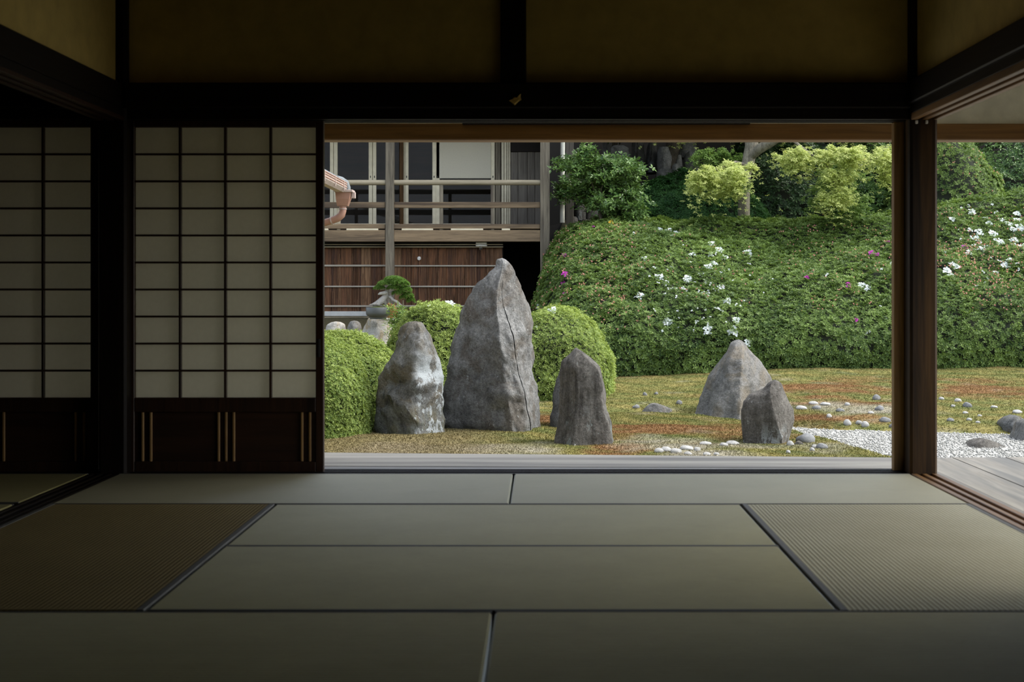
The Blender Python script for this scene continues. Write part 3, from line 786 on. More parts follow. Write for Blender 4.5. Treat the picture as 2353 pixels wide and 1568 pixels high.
class Hedge:
    """a length of sloping hedge: profile from the moss up and back over the bank, with lumps"""
    TX = [X_(p, 23.6) for p in (1225, 1262, 1300, 1350, 1400, 1450, 1550, 1700, 1800, 1950, 2060, 2160, 2250, 2360, 2500)]
    TZ = [Z_(p, 23.6) for p in (545, 540, 532, 522, 506, 500, 512, 520, 512, 506, 500, 478, 466, 450, 440)]
    def __init__(s, x0, x1, seed, e0=0, e1=0, lump=.085):
        s.x0, s.x1, s.seed, s.e0, s.e1, s.lump = x0, x1, seed, e0, e1, lump
        s.c = np.array(((x0+x1)/2, 22.6, -.4))
    PT = np.array([(20.56, -.62), (20.44, -.30), (20.40, 0.), (20.50, .30), (20.80, .58), (21.30, .88), (22.0, 1.20), (22.8, 1.58), (23.6, 1.90), (24.1, 1.96), (24.6, 1.75), (25.0, 1.0), (25.1, .3)])
    def prof(s, x, t):
        P = s.PT; u_ = np.linspace(0, 1, len(P)); k = np.interp(x, s.TX, s.TZ)/1.90
        y = np.interp(t, u_, P[:, 0]); z = np.interp(t, u_, P[:, 1])
        z = np.where(z > 0, z*k, z)
        e = np.ones_like(x)
        if s.e0: e = np.where(x < s.x0+s.e0, np.sqrt(np.clip(1-((s.x0+s.e0-x)/s.e0)**2, 0, 1)), e)
        if s.e1: e = np.where(x > s.x1-s.e1, np.sqrt(np.clip(1-((x-s.x1+s.e1)/s.e1)**2, 0, 1)), e)
        return 22.7+(y-22.7)*e, -.6+(z+.6)*(.25+.75*e)*1.0
    def surf(s, x, t, f=1.):
        d = .004; y, z = s.prof(x, t); y2, z2 = s.prof(x, t+d)
        y1, z1 = s.prof(x+d, t)
        tt = np.stack([0*x, y2-y, z2-z], -1); tx = np.stack([0*x+d, y1-y, z1-z], -1)
        n = unit(np.cross(tx, tt)); P = np.stack([x, y, z], -1)
        return P+n*(s.off(P)-(1-f))[:, None], n
    def off(s, P): return s.lump*vnoise(P, 71, 2, 1.1)+.035*vnoise(P, 72, 2, 4.5)
    def mine(s, P):
        wv = .22*vnoise(np.stack([P[:, 2]*0, P[:, 1], P[:, 2]], -1), 73, 2, 1.2)
        k = np.ones(len(P), bool)
        if not s.e0: k &= P[:, 0]+wv > s.x0
        if not s.e1: k &= P[:, 0]+wv < s.x1
        return k
    def sample(s, n, seed):
        r = np.random.default_rng(seed); L = s.x1-s.x0
        x = r.uniform(s.x0-(.3 if not s.e0 else -.01), s.x1+(.3 if not s.e1 else -.01), int(n*1.25)); t = r.uniform(.02, .86, len(x))
        seg = np.linalg.norm(np.diff(s.PT, axis=0), axis=1); ww = np.interp(t, (np.arange(12)+.5)/12, seg); k = r.uniform(0, .95, len(x)) < ww
        x, t = x[k], t[k]; P, Nn = s.surf(x, t); k = s.mine(P); return P[k], Nn[k]
    def inside(s, P, f=1.):
        x = P[:, 0]; out = (x > s.x0) & (x < s.x1)
        u_ = np.linspace(0, 1, 90); res = np.zeros(len(P), bool)
        idx = np.where(out & (P[:, 1] > 20.2) & (P[:, 1] < 25.2) & (P[:, 2] < 2.8))[0]
        if len(idx) > 6000:
            y, z = s.prof(np.full(90, (s.x0+s.x1)/2), u_); i0 = np.argmin(y)
            res[idx] = (P[idx, 2] < np.interp(P[idx, 1], y[i0:], z[i0:])-(1-f)) & (P[idx, 1] > y[i0]); return res
        for i in idx:
            y, z = s.prof(np.full(90, x[i]), u_); i0 = np.argmin(y)
            yy = y[i0:]; k = np.argmax(yy)
            res[i] = P[i, 1] > yy[0] and P[i, 1] < yy[k] and P[i, 2] < np.interp(P[i, 1], yy[:k+1], z[i0:i0+k+1])-(1-f)
        return res
    def normal_at(s, p):
        u_ = np.linspace(0, 1, 200); y, z = s.prof(np.full(200, p[0]), u_); i = int(np.argmin((y-p[1])**2+(z-p[2])**2)); i = min(max(i, 1), 198)
        return unit(np.array([[0, -(z[i+1]-z[i-1]), y[i+1]-y[i-1]]]))[0]*1.
    def core(s, f=.93):
        xs_ = np.linspace(s.x0+.02, s.x1-.02, 40); ts = np.linspace(0, 1, 34); X, T = np.meshgrid(xs_, ts)
        P, n = s.surf(X.ravel(), T.ravel(), .93); nx = 40
        F = [[i*nx+k, i*nx+k+1, (i+1)*nx+k+1, (i+1)*nx+k] for i in range(33) for k in range(nx-1)]
        return P, F
HG = 'azalea bushes of the long hedge'
mA = Hedge(-.13, 1.75, 1, e0=.75); mB = Hedge(1.75, 3.75, 2); mC = Hedge(3.75, 6.15, 3); mD = Hedge(6.15, 9.4, 4)
low = lambda P: np.clip(.78+.42*vnoise(P, 81, 3, .9), .40, 1.05)      # patches of fresh and of older leaves
bush('A', 'azalea_bush', mA, 'azalea with many pink buds and magenta blooms beside the rear building', 'azalea bush', HG, 13500, 8, .055, .017, .45, AZ_LEAF, tint_fn=low)
bush('B', 'azalea_bush', mB, 'azalea dotted with white blooms behind the big pointed stone', 'azalea bush', HG, 16500, 8, .054, .016, .45, AZ_LEAF, tint_fn=low)
bush('C', 'azalea_bush', mC, 'mostly green azalea between the pointed stone and the corner pillar', 'azalea bush', HG, 19000, 8, .052, .016, .45, AZ_LEAF, tint_fn=low)
bush('D', 'azalea_bush', mD, 'azalea covered in dense white blooms right of the corner pillar', 'azalea bush', HG, 22000, 8, .052, .016, .45, AZ_LEAF, tint_fn=low)
mE = Mound((7.45, 26.0, .9), (1.40, 1.1, 2.95), 2.0, .10, 5)
bush('E', 'azalea_bush', mE, 'tall upright green azalea behind the white blooming one, right of the pillar', 'azalea bush', HG, 9000, 7, .055, .018, .45, AZ_LEAF)
mF = Mound((2.62, 25.9, .7), (1.85, 1.3, 2.32), 2.0, .06, 6)
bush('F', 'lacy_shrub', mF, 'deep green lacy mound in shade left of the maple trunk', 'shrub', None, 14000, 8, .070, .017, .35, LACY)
mG = Mound((.17, 18.7, -.45), (.78, .95, 1.06), 2.0, .06, 7)
bush('G', 'clipped_shrub', mG, 'pale green clipped shrub between the tallest stone and the black stone', 'shrub', 'pale green clipped shrubs around the stones', 9500, 6, .038, .012, .6, LIGHTBUSH)
mH = Mound((-1.34, 17.7, -.4), (.60, .8, 1.06), 2.2, .07, 8)
bush('H', 'clipped_shrub', mH, 'pale green clipped shrub rising between the two left stones', 'shrub', 'pale green clipped shrubs around the stones', 8500, 6, .042, .013, .6, LIGHTBUSH)
mI2 = Mound((-2.22, 15.3, -.4), (.74, .9, .80), 2.0, .06, 10)
bush('I2', 'clipped_shrub', mI2, 'pale green clipped shrub behind the left stone, below the bonsai', 'shrub', 'pale green clipped shrubs around the stones', 15000, 6, .028, .011, .6, LIGHTBUSH)
mI = Mound((-2.26, 14.1, -.5), (.55, .75, .88), 2.3, .06, 9)
bush('I', 'clipped_shrub', mI, 'nearest pale green clipped shrub against the paper screen edge', 'shrub', 'pale green clipped shrubs around the stones', 18000, 6, .024, .010, .6, LIGHTBUSH)
mJ1 = Mound((4.55, 27.4, 1.0), (1.35, 1.2, 2.75), 2.3, .09, 12)
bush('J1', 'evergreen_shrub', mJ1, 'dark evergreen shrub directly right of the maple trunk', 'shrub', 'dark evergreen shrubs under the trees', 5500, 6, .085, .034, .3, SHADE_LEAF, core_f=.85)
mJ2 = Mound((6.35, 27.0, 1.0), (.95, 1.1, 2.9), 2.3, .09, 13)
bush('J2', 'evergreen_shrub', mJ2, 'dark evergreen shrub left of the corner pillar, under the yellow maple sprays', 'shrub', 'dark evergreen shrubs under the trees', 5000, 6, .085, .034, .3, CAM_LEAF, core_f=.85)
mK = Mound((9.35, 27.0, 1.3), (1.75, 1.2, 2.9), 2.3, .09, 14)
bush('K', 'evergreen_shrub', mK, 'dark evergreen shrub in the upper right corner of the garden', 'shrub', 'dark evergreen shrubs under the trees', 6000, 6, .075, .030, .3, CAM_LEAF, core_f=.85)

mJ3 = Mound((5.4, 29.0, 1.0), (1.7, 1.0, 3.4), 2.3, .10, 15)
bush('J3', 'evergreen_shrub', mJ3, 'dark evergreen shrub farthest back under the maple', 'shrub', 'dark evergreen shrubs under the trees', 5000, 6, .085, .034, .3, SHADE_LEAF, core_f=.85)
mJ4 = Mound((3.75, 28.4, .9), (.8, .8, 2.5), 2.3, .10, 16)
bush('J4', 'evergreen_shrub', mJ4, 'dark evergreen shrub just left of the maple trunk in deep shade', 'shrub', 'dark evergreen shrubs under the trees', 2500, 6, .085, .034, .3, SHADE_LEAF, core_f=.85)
# blossoms: real florets placed on the bushes
def floret(nf, R, seed, mat):
    r = np.random.default_rng(seed); parts = []
    for i in range(nf):
        a = 2*math.pi*i/max(nf, 1)+r.uniform(0, 1); o = (R*.62 if nf > 1 else 0)*np.array((math.cos(a), math.sin(a), 0))
        n = unit(np.array([[o[0]*4, o[1]*4, 1.]])+r.normal(0, .15, (1, 3)))
        parts.append(whorls(np.array([o]), n, 5, R*.72, R*.55, .25, seed*10+i, fold=.1))
        parts.append(whorls(np.array([o+n[0]*.004]), n, 3, R*.35, R*.28, .9, seed*10+i+5, fold=.1))
    V, F, T = cat_(parts); me = mesh_np('blossom', V, F, False, T); me.materials.append(mat); return me
FW = [floret(3, .050, 1, WHITEF), floret(4, .055, 2, WHITEF), floret(5, .058, 3, WHITEF)]
FB = [floret(1, .045, 4, PINKF), floret(2, .048, 5, PINKF)]
FS = [floret(1, .034, 6, WHITEF), floret(2, .032, 7, WHITEF)]
FY = floret(3, .05, 8, YELF)
from mathutils import Quaternion
def blossom(px, py, me, sc=1., keys=('A', 'B', 'C', 'D', 'E', 'G', 'H'), name='blossom'):
    h = hit_mounds(px, py, keys)
    if h is None: return
    n, p, nn = h; t = BUSH[n]
    o = put(name, me, None, t)
    q = Vector(unit((nn*.6+np.array((0, -.6, .35)))[None])[0]).to_track_quat('Z', 'Y')
    o.rotation_mode = 'QUATERNION'; o.rotation_quaternion = q @ Quaternion((0, 0, 1), random.uniform(0, 6.28))
    o.location = tuple(p+nn*.03-OFF[t.name]); o.scale = (sc,)*3
    return o
WH = [(1537,518,1.3),(1558,535,1.4),(1515,516,.9),(1545,549,.7),(1634,570,1),(1650,582,1.1),(1592,596,1.1),(1632,595,.9),(1664,596,1),(1640,611,1.2),(1627,621,1.1),(1720,579,1.2),
 (1481,599,.9),(1514,640,1.2),(1578,640,1.2),(1658,663,1.2),(1470,674,1.2),(1456,544,.7),(1672,697,1.2),(1656,715,.8),(1693,736,1),(1686,761,1.5),(1626,758,1.2),(1536,734,1.2),(1522,762,.7),(1718,787,1),
 (1980,659,1.1),(1994,668,1.1),(2023,638,.7),(2036,725,.6),(2024,697,.7),(1996,763,.8),(1240,713,1.2),(1270,718,1.2),(1235,755,.6),(1030,704,1.0),(987,708,.8),(1016,700,.6),
 (2208,482,.8),(2225,478,.8),(2233,491,1.2),(2188,512,.9),(2228,528,.9),(2250,530,1.3),(2246,542,1.2),(2230,541,.8),(2208,549,.8),(2238,560,.8),(2224,588,1.1),(2255,579,1),(2283,537,1.3),(2293,551,1.2),(2299,560,1),
 (2274,509,.9),(2302,498,1.1),(2290,486,.8),(2279,476,.8),(2315,510,.9),(2324,518,.9),(2338,490,1),(2339,507,1.2),(2327,535,1),(2340,530,1.2),(2330,556,1.3),(2349,575,1.2),(2312,612,1.2),(2320,606,1),(2289,624,.9),
 (2174,637,1.1),(2181,644,1),(2186,624,.9),(2196,628,1),(2262,657,.7),(2265,499,.8),(2052,610,1)]
for i, (x, y, s) in enumerate(WH): blossom(x, y, FW[i % 3] if s > .85 else FS[i % 2], s if s > .85 else s*1.5)
for i, (x, y, s) in enumerate([(1298,598,1.5),(1303,644,1.3),(1298,677,1.3),(1264,538,.8),(1363,537,.8),(2006,598,1.5),(1854,648,1.3),(1950,668,1.1),(1968,731,1.2),(2219,570,1.2),(2040,567,.9),(1293,656,.7)]):
    blossom(x, y, FB[i % 2], s*1.2)
rr = np.random.default_rng(77)
for i in range(120):       # small half-open white blooms on the white-flowering bushes
    if i < 85: x, y = rr.normal(1625, 75), rr.normal(672, 62)
    else: x, y = rr.normal(2275, 50), rr.normal(560, 60)
    if y < 520 or (i >= 85 and x < 2160): continue
    blossom(x, y, FS[i % 2], rr.uniform(.7, 1.05))
for x, y in ((1405, 512), (1408, 520), (1401, 518)): blossom(x, y, FY, .5, ('A', 'B', 'F'))
# buds: too many and too small to count, one part per bush
def buds(key, boxes, seed, mat=None, n=260, size=.034):
    r = np.random.default_rng(seed); m = MOUNDS[key]; P, Nn = m.sample(9000, seed)
    px, py = visible_px(P); keep = np.zeros(len(P), bool)
    for (x0, x1, y0, y1, pr) in boxes: keep |= (px > x0) & (px < x1) & (py > y0) & (py < y1) & (r.uniform(0, 1, len(P)) < pr)
    keep &= Nn[:, 1] < .1
    for k2, o in MOUNDS.items():
        if k2 != key: keep &= ~o.inside(P, 1.0)
    P, Nn = P[keep][:n], Nn[keep][:n]
    D = unit(Nn+np.array((0, -.2, .7)))
    foliage('bud_cluster', whorls(P+Nn*.03, D, 3, size, size*.45, 1.15, seed, fold=.3), mat or BUDS, BUSH[key])
buds('A', [(1230, 1500, 520, 760, .5)], 61, n=420)
buds('B', [(1480, 1760, 530, 720, .06)], 62, n=70)
buds('C', [(1780, 2060, 520, 720, .16)], 63, n=150)
buds('D', [(2100, 2360, 560, 720, .5), (2100, 2360, 480, 560, .15)], 64, n=420)
buds('E', [(2150, 2330, 330, 520, .08)], 65, n=70)

# ------------------------------------------------------------------ maple
def bark_tube(pts, rad, parent, name='trunk', n=12, mat=None):
    return MB().tube(pts, rad, n).build(name, mat or TRUNK, parent, smooth=True)
dM = 24.2
mt = thing('maple_tree', W(1712, 560, dM), 'pale yellow green maple with a smooth grey trunk behind the hedge', 'tree')
q = lambda x, y, d=dM: W(x, y, d)
bark_tube([q(1708, 600), q(1709, 500), q(1710, 450), q(1713, 400), q(1722, 360), q(1728, 335), q(1722, 300), q(1700, 240, 24.4)], [.13, .105, .098, .095, .11, .12, .10, .05], mt)
bark_tube([q(1724, 362), q(1745, 342, 24.0), q(1775, 325, 23.9), q(1830, 285, 23.7), q(1900, 230, 23.5)], [.07, .085, .08, .06, .03], mt, 'branch')
bark_tube([q(1715, 380), q(1690, 372, 23.9), q(1660, 385, 23.6), q(1630, 395, 23.4)], [.03, .022, .015, .008], mt, 'branch', 7)
bark_tube([q(1800, 305, 23.8), q(1850, 345, 23.4), q(1900, 380, 23.2), q(1920, 430, 23.1)], [.03, .022, .015, .008], mt, 'branch', 7)
def pad(px, py, hw, hh, d, n, seed, yr=.75):
    """one flat spray of maple leaves, drooping at its rim and tipped toward the garden"""
    r = np.random.default_rng(seed); c = W(px, py, d); rx, rz = hw*d/FPX, hh*d/FPX
    a = r.uniform(0, 6.28, n); s = np.sqrt(r.uniform(0, 1, n))
    x = rx*s*np.cos(a); t = s*np.sin(a); layer = np.round(r.uniform(-1.5, 1.5, n))/1.5
    y = -rx*.75*t; z = rz*(t*.35+layer*.55)-rz*.35*s**2+r.normal(0, .025, n)
    cl = r.uniform(0, 1, (max(8, n//22), 3)); ci = r.integers(0, len(cl), n)
    ca, cs = cl[ci, 0]*6.28, np.sqrt(cl[ci, 1]); sp = r.normal(0, .045, (n, 2))
    x = rx*cs*np.cos(ca)+sp[:, 0]*1.5; t = cs*np.sin(ca); s = cs; layer = np.round(cl[ci, 2]*3-1.5)/1.5; y = -rx*yr*t+sp[:, 1]*1.5
    z = rz*(t*.35+layer*.55)-rz*.35*cs**2-1.2*(sp**2).sum(1)/.06+r.normal(0, .012, n)
    wav = .25*rx*vnoise(np.stack([x, y, 0*x], -1), seed, 2, 2.5)
    P = np.stack([c[0]+x, c[1]+y+wav*.4, c[2]+z+wav*.35], -1)
    D = unit(np.stack([r.normal(0, .3, n), -.45+r.normal(0, .3, n), np.ones(n)], -1))
    bt = np.clip(r.uniform(.2, .9, n), 0, 1)
    return whorls(P, D, 6, .050, .020, -.1, seed, tint_w=.35, base_tint=bt, fold=-.05)
foliage('leaf_spray', [pad(1650, 402, 68, 40, 23.2, 1100, 1), pad(1690, 385, 50, 32, 23.6, 500, 2), pad(1622, 395, 40, 26, 23.1, 450, 21)], MAPLE, mt)
foliage('leaf_spray', [pad(1650, 352, 62, 20, 24.6, 700, 3), pad(1690, 415, 40, 24, 23.8, 300, 22)], MAPLE_SH, mt)
foliage('leaf_spray', [pad(1835, 352, 62, 20, 23.3, 750, 4), pad(1925, 345, 60, 24, 23.1, 750, 5), pad(2005, 345, 75, 26, 23.0, 900, 6), pad(1830, 372, 26, 14, 23.2, 160, 7)], MAPLE, mt)
foliage('leaf_spray', [pad(1925, 400, 44, 22, 23.0, 500, 8), pad(1925, 440, 40, 24, 22.9, 520, 9), pad(2045, 385, 30, 34, 23.1, 330, 23)], MAPLE, mt)
foliage('leaf_spray', [pad(1900, 420, 42, 42, 23.6, 450, 10), pad(1955, 455, 38, 34, 23.5, 420, 11), pad(1935, 380, 50, 26, 23.7, 400, 24)], MAPLE_SH, mt)
foliage('leaf_spray', [pad(1700, 240, 150, 60, 25.2, 1500, 12), pad(1850, 235, 150, 55, 25.2, 1500, 13), pad(2010, 240, 120, 50, 25.3, 1100, 14), pad(1560, 270, 90, 32, 25.4, 600, 15), pad(1750, 190, 210, 50, 25.0, 2600, 16, .35), pad(1980, 180, 200, 50, 25.0, 2600, 17, .35), pad(1850, 120, 220, 50, 25.8, 2600, 18, .5)], MAPLE, mt)

# ------------------------------------------------------------------ wood behind the garden
ET = 'tall evergreens behind the garden'
def tall_tree(c, rx, ry, rz, base, n, label, seed, mat=SHADE_LEAF, tr=.16):
    t = thing('evergreen_tree', base, label, 'tree', ET)
    b = np.array(base, float); top = np.array(c, float)
    bark_tube([b-np.array((0, 0, .3)), b+(top-b)*.4+np.array((.06, 0, 0)), b+(top-b)*.8, top], [tr*1.2, tr, tr*.8, tr*.4], t, mat=TRUNK_D)
    r = np.random.default_rng(seed); D = unit(r.normal(size=(n, 3))); s = r.uniform(.45, 1, n)**.6
    lump = 1+.22*vnoise(D*2, seed, 3, 1.5)
    P = top+D*np.array((rx, ry, rz))*(s*lump)[:, None]
    Dn = unit(D+np.array((0, 0, .8))+r.normal(0, .35, (n, 3)))
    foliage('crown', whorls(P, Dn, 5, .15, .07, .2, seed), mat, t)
TRUNK_D = stone('dark_bark', (.05, .042, .03), (.13, .11, .08), (.16, .16, .13), .68, .6)
tall_tree((3.2, 27.6, 5.6), 2.4, 1.8, 1.15, (2.0, 29.2, 1.8), 5200, 'tall evergreen standing above the rock wall', 31)
tall_tree((7.6, 29.4, 5.6), 2.6, 1.6, 1.3, (7.3, 29.6, 2.0), 4800, 'tall evergreen behind the dark shrubs at right', 32)
tall_tree((1.6, 29.6, 5.3), 1.2, 1.5, 1.2, (1.15, 29.4, 1.5), 3600, 'evergreen with a bare brown trunk beside the rear building', 33)
tall_tree((5.0, 30.3, 5.6), 2.0, 1.2, 1.4, (5.2, 30.6, 2.2), 4500, 'evergreen farthest back behind the maple', 34)
tall_tree((11.4, 29.0, 5.0), 2.0, 1.5, 1.5, (11.2, 29.0, 1.8), 4200, 'evergreen at the far right behind the corner shrub', 35)

# camellia: loose leafy branches in front of the dark gap
cm = thing('camellia_shrub', (1.15, 23.9, .8), 'glossy dark green broad leaved shrub with loose branches beside the rear building', 'shrub')
dK = 23.9
bp = [W(1385, 560, dK), W(1380, 500, dK), W(1372, 460, dK), W(1368, 410, dK), W(1352, 370, dK), W(1345, 340, dK)]
bark_tube(bp, [.035, .03, .026, .02, .014, .008], cm, 'stem', 8, TRUNK_D)
cl = []
for i, (x, y, hw, hh, n) in enumerate([(1345, 362, 26, 26, 120), (1300, 378, 28, 14, 100), (1330, 385, 40, 14, 130), (1400, 375, 45, 18, 160), (1440, 392, 42, 16, 150), (1455, 385, 30, 14, 90),
        (1300, 440, 28, 24, 130), (1340, 440, 42, 24, 220), (1390, 430, 45, 24, 220), (1430, 420, 40, 26, 180), (1400, 470, 55, 22, 160), (1450, 460, 40, 30, 170), (1350, 465, 30, 16, 90), (1360, 405, 60, 18, 160), (1420, 500, 34, 26, 110), (1465, 490, 22, 20, 70)]):
    r = np.random.default_rng(900+i); c = W(x, y, dK+r.uniform(-.4, .5))
    P = c+r.normal(0, .5, (n, 3))*np.array((hw, hw*.9, hh))*dK/FPX
    cl.append(whorls(P, unit(np.array((0, -.5, .9))+r.normal(0, .45, (n, 3))), 5, .085, .036, .35, 900+i))
    bark_tube([bp[2+i % 3], (bp[2+i % 3]+c)/2+np.array((0, 0, -.03)), c], [.014, .009, .004], cm, 'branch', 5, TRUNK_D)
foliage('leaf_mass', cl, CAM_LEAF, cm)

# ------------------------------------------------------------------ stones
ST_GREY = stone('grey_stone', (.085, .083, .078), (.20, .20, .192), (.40, .43, .42), .665, 0, None, .8)
ST_TALL = stone('tall_stone', (.078, .079, .075), (.235, .237, .225), (.36, .39, .38), .66, .2, (.105, .094, .078), .7)
ST_LICH = stone('lichen_stone', (.052, .054, .050), (.23, .236, .23), (.38, .42, .43), .475, .12, (.115, .10, .07), .9, (.070, .085, .050), side=True)
ST_DARK = stone('dark_streaked_stone', (.038, .035, .030), (.145, .138, .122), (.20, .23, .22), .57, .7, None, .8, low=True)
ST_BROWN = stone('brown_grey_stone', (.095, .095, .088), (.235, .232, .215), (.33, .34, .31), .66, .15, (.175, .155, .12), .8)
ST_FRONT = stone('dark_brown_stone', (.055, .050, .042), (.175, .165, .145), (.36, .39, .38), .50, .4, None, .9, low=True)
ST_PALE = stone('pale_stone', (.30, .29, .255), (.48, .47, .43), (.55, .56, .54), .66, 0, (.33, .27, .17), 1.2)
ST_BACK = stone('shaded_rock', (.10, .10, .092), (.27, .265, .24), (.40, .42, .40), .63, .2, None, .8)
def rock(name, rows, d0, mat, label, cat, depth=.5, group=None, rough=.02, seed=1, ns=14, nr=54, base_drop=.12, crack=None, top_r=.5):
    """rows top to base: (py, left px, right px, [(ridge px, forward m), ...]); every row has the same number of ridges"""
    rows = sorted(rows, key=lambda r: r[0]); py = np.array([r[0] for r in rows], float)
    nrg = len(rows[0][3]); last = rows[-1]
    yy = np.concatenate([np.linspace(py[0], py[-1], nr), py[-1]+np.array([.5, 1.])*base_drop*FPX/d0])
    L = np.interp(yy, py, [r[1] for r in rows]); R = np.interp(yy, py, [r[2] for r in rows])
    V = []; nc = None
    for i, y in enumerate(yy):
        z = EYE+(CY-y)*d0/FPX; xl, xr = X_(L[i], d0), X_(R[i], d0); wdt = xr-xl
        back = depth*min(1., .25+1.1*(wdt/max(1e-3, X_(R.max(), d0)-X_(L.min(), d0))))
        pts = [(xl, d0)]
        for k in range(nrg):
            rp = np.interp(y, py, [r[3][k][0] for r in rows]); rd = np.interp(y, py, [r[3][k][1] for r in rows])
            pts.append(((rp-CX)*(d0-rd)/FPX, d0-rd))
        pts += [(xr, d0), (xr-.12*wdt, d0+back*.7), (xl+.5*wdt, d0+back), (xl+.12*wdt, d0+back*.7)]
        ring = []
        for a in range(len(pts)):
            p0, p1 = np.array(pts[a]), np.array(pts[(a+1) % len(pts)])
            m = ns if a <= nrg else 5
            for t in range(m): ring.append((*(p0+(p1-p0)*t/m), z))
        nc = len(ring); V += ring
    V = np.array(V); n = len(yy); Vr = V.reshape(n, nc, 3)
    # soften slightly round the section, keep the ridges readable
    for _ in range(2): Vr = .5*Vr+.25*(np.roll(Vr, 1, 1)+np.roll(Vr, -1, 1))
    dz = np.zeros_like(Vr); c = Vr.mean(1, keepdims=True); out = unit((Vr-c)*np.array((1, 1, .0)))
    P = Vr.reshape(-1, 3)
    nz = vnoise(P, seed, 2, 1.6)*1.3+np.abs(vnoise(P, seed+1, 4, 4.0))*.8-.3+vnoise(P, seed+2, 3, 13.)*.22
    size = min(1., (X_(R.max(), d0)-X_(L.min(), d0))/.7)
    Vr = Vr+out*(nz.reshape(n, nc)[..., None])*rough*size
    if crack is not None:
        cpx = np.interp(yy, crack[0], crack[1], left=-9e9, right=-9e9)
        vx = CX+Vr[..., 0]*FPX/Vr[..., 1]
        dd = np.abs(vx-cpx[:, None])*d0/FPX; fr = Vr[..., 1] < d0+.02
        Vr[..., 1] += np.where(fr, crack[2]*np.exp(-(dd/crack[3])**2), 0)
    V = Vr.reshape(-1, 3); F = [[i*nc+k, (i+1)*nc+k, (i+1)*nc+(k+1) % nc, i*nc+(k+1) % nc] for i in range(n-1) for k in range(nc)]
    tc = len(V); top = Vr[0].mean(0)+np.array((0, 0, .012)); bc = Vr[-1].mean(0)
    V = np.concatenate([V, [top, bc]])
    F += [[tc, k, (k+1) % nc] for k in range(nc)]+[[tc+1, (n-1)*nc+(k+1) % nc, (n-1)*nc+k] for k in range(nc)]
    org = np.array((V[:-2, 0].mean(), d0, EYE+(CY-py[-1])*d0/FPX))
    o = put(name, mesh_np(name, V-org, F, True, sharp=38), mat, label=label, cat=cat, group=group)
    o.location = tuple(org)
    return o
SG = 'standing stones of the garden'
# left stone with white lichen
rock('standing_stone', [
 (741, 943, 962, [(950, .02), (957, .04)]), (746, 936, 968, [(946, .05), (960, .09)]), (756, 926, 972, [(938, .07), (962, .13)]), (774, 918, 978, [(930, .10), (962, .17)]),
 (811, 906, 992, [(914, .06), (957, .24)]), (839, 885, 1002, [(905, .09), (944, .22)]), (853, 874, 1006, [(912, .14), (950, .19)]), (880, 858, 1011, [(930, .13), (958, .26)]),
 (905, 854, 1015, [(890, .20), (948, .24)]), (925, 849, 1019, [(896, .24), (930, .30)]), (966, 847, 1019, [(898, .26), (966, .33)]), (1004, 851, 1012, [(908, .27), (962, .34)]), (1020, 862, 1006, [(916, .28), (960, .33)])],
 14.0, ST_LICH, 'squat grey stone with white lichen down its right side, leftmost standing stone', 'stone', .55, SG, .035, 11, 16, 64)
TALL = [
 (596, 1141, 1160, [(1153, .03), (1158, .03)]), (601, 1137, 1167, [(1156, .06), (1162, .04)]), (612, 1132, 1178, [(1154, .10), (1168, .07)]), (630, 1116, 1186, [(1150, .16), (1170, .11)]), (650, 1088, 1194, [(1145, .22), (1164, .16)]),
 (670, 1078, 1207, [(1141, .26), (1160, .20)]), (700, 1062, 1216, [(1139, .32), (1158, .27)]), (725, 1050, 1218, [(1141, .36), (1164, .30)]), (760, 1042, 1225, [(1146, .40), (1174, .32)]), (784, 1037, 1222, [(1148, .42), (1180, .33)]),
 (818, 1029, 1229, [(1152, .44), (1186, .34)]), (853, 1024, 1236, [(1157, .45), (1193, .35)]), (890, 1019, 1246, [(1163, .46), (1199, .36)]), (939, 1018, 1255, [(1170, .47), (1209, .36)]), (973, 1020, 1257, [(1174, .48), (1216, .35)]), (990, 1033, 1258, [(1180, .48), (1218, .34)]), (1008, 1066, 1258, [(1184, .47), (1219, .33)]), (1019, 1110, 1256, [(1188, .45), (1219, .31)])]
def fissure(rows, ys, xs):
    out = []
    for y, l, r_, rd in rows:
        (a, da), (b_, db) = rd
        cx = float(np.interp(y, ys, xs)); g = float(np.clip((y-690)/60., 0, 1))
        t = np.interp(cx, [a, r_], [0, 1]); dc = db if cx >= b_-1 else da+(db-da)*np.clip((cx-a)/max(1e-3, b_-a), 0, 1)
        cx = min(max(cx, a+.5), r_-4.5)
        out.append((y, l, r_, [(a, da), (cx, dc), (cx+.9, dc-.07*g), (cx+2.3, dc-.012*g)]))
    return out
rock('standing_stone', fissure(TALL, [590, 690, 730, 794, 856, 922, 973, 1019], [1158, 1153, 1166, 1181, 1193, 1206, 1217, 1219]),
 14.5, ST_TALL, 'tallest grey stone with a sharp ridge and a long crack', 'stone', .7, SG, .045, 21, 18, 84)
rock('standing_stone', [
 (802, 1320, 1328, [(1323, .01), (1326, .02)]), (806, 1317, 1334, [(1326, .05), (1331, .06)]), (814, 1311, 1344, [(1324, .08), (1340, .09)]), (830, 1292, 1363, [(1322, .12), (1356, .14)]), (843, 1289, 1376, [(1322, .14), (1372, .15)]), (854, 1286, 1381, [(1324, .15), (1377, .16)]),
 (884, 1282, 1389, [(1326, .17), (1384, .17)]), (929, 1277, 1391, [(1324, .18), (1386, .18)]), (948, 1276, 1397, [(1320, .19), (1389, .18)]), (964, 1274, 1404, [(1317, .20), (1396, .18)]), (988, 1272, 1406, [(1315, .21), (1400, .18)]), (1023, 1268, 1409, [(1313, .22), (1403, .18)]), (1046, 1267, 1408, [(1312, .22), (1403, .18)])],
 13.1, ST_DARK, 'blackish streaked slab stone with a slanting top, in the middle of the opening', 'stone', .32, SG, .022, 31, 16, 60)
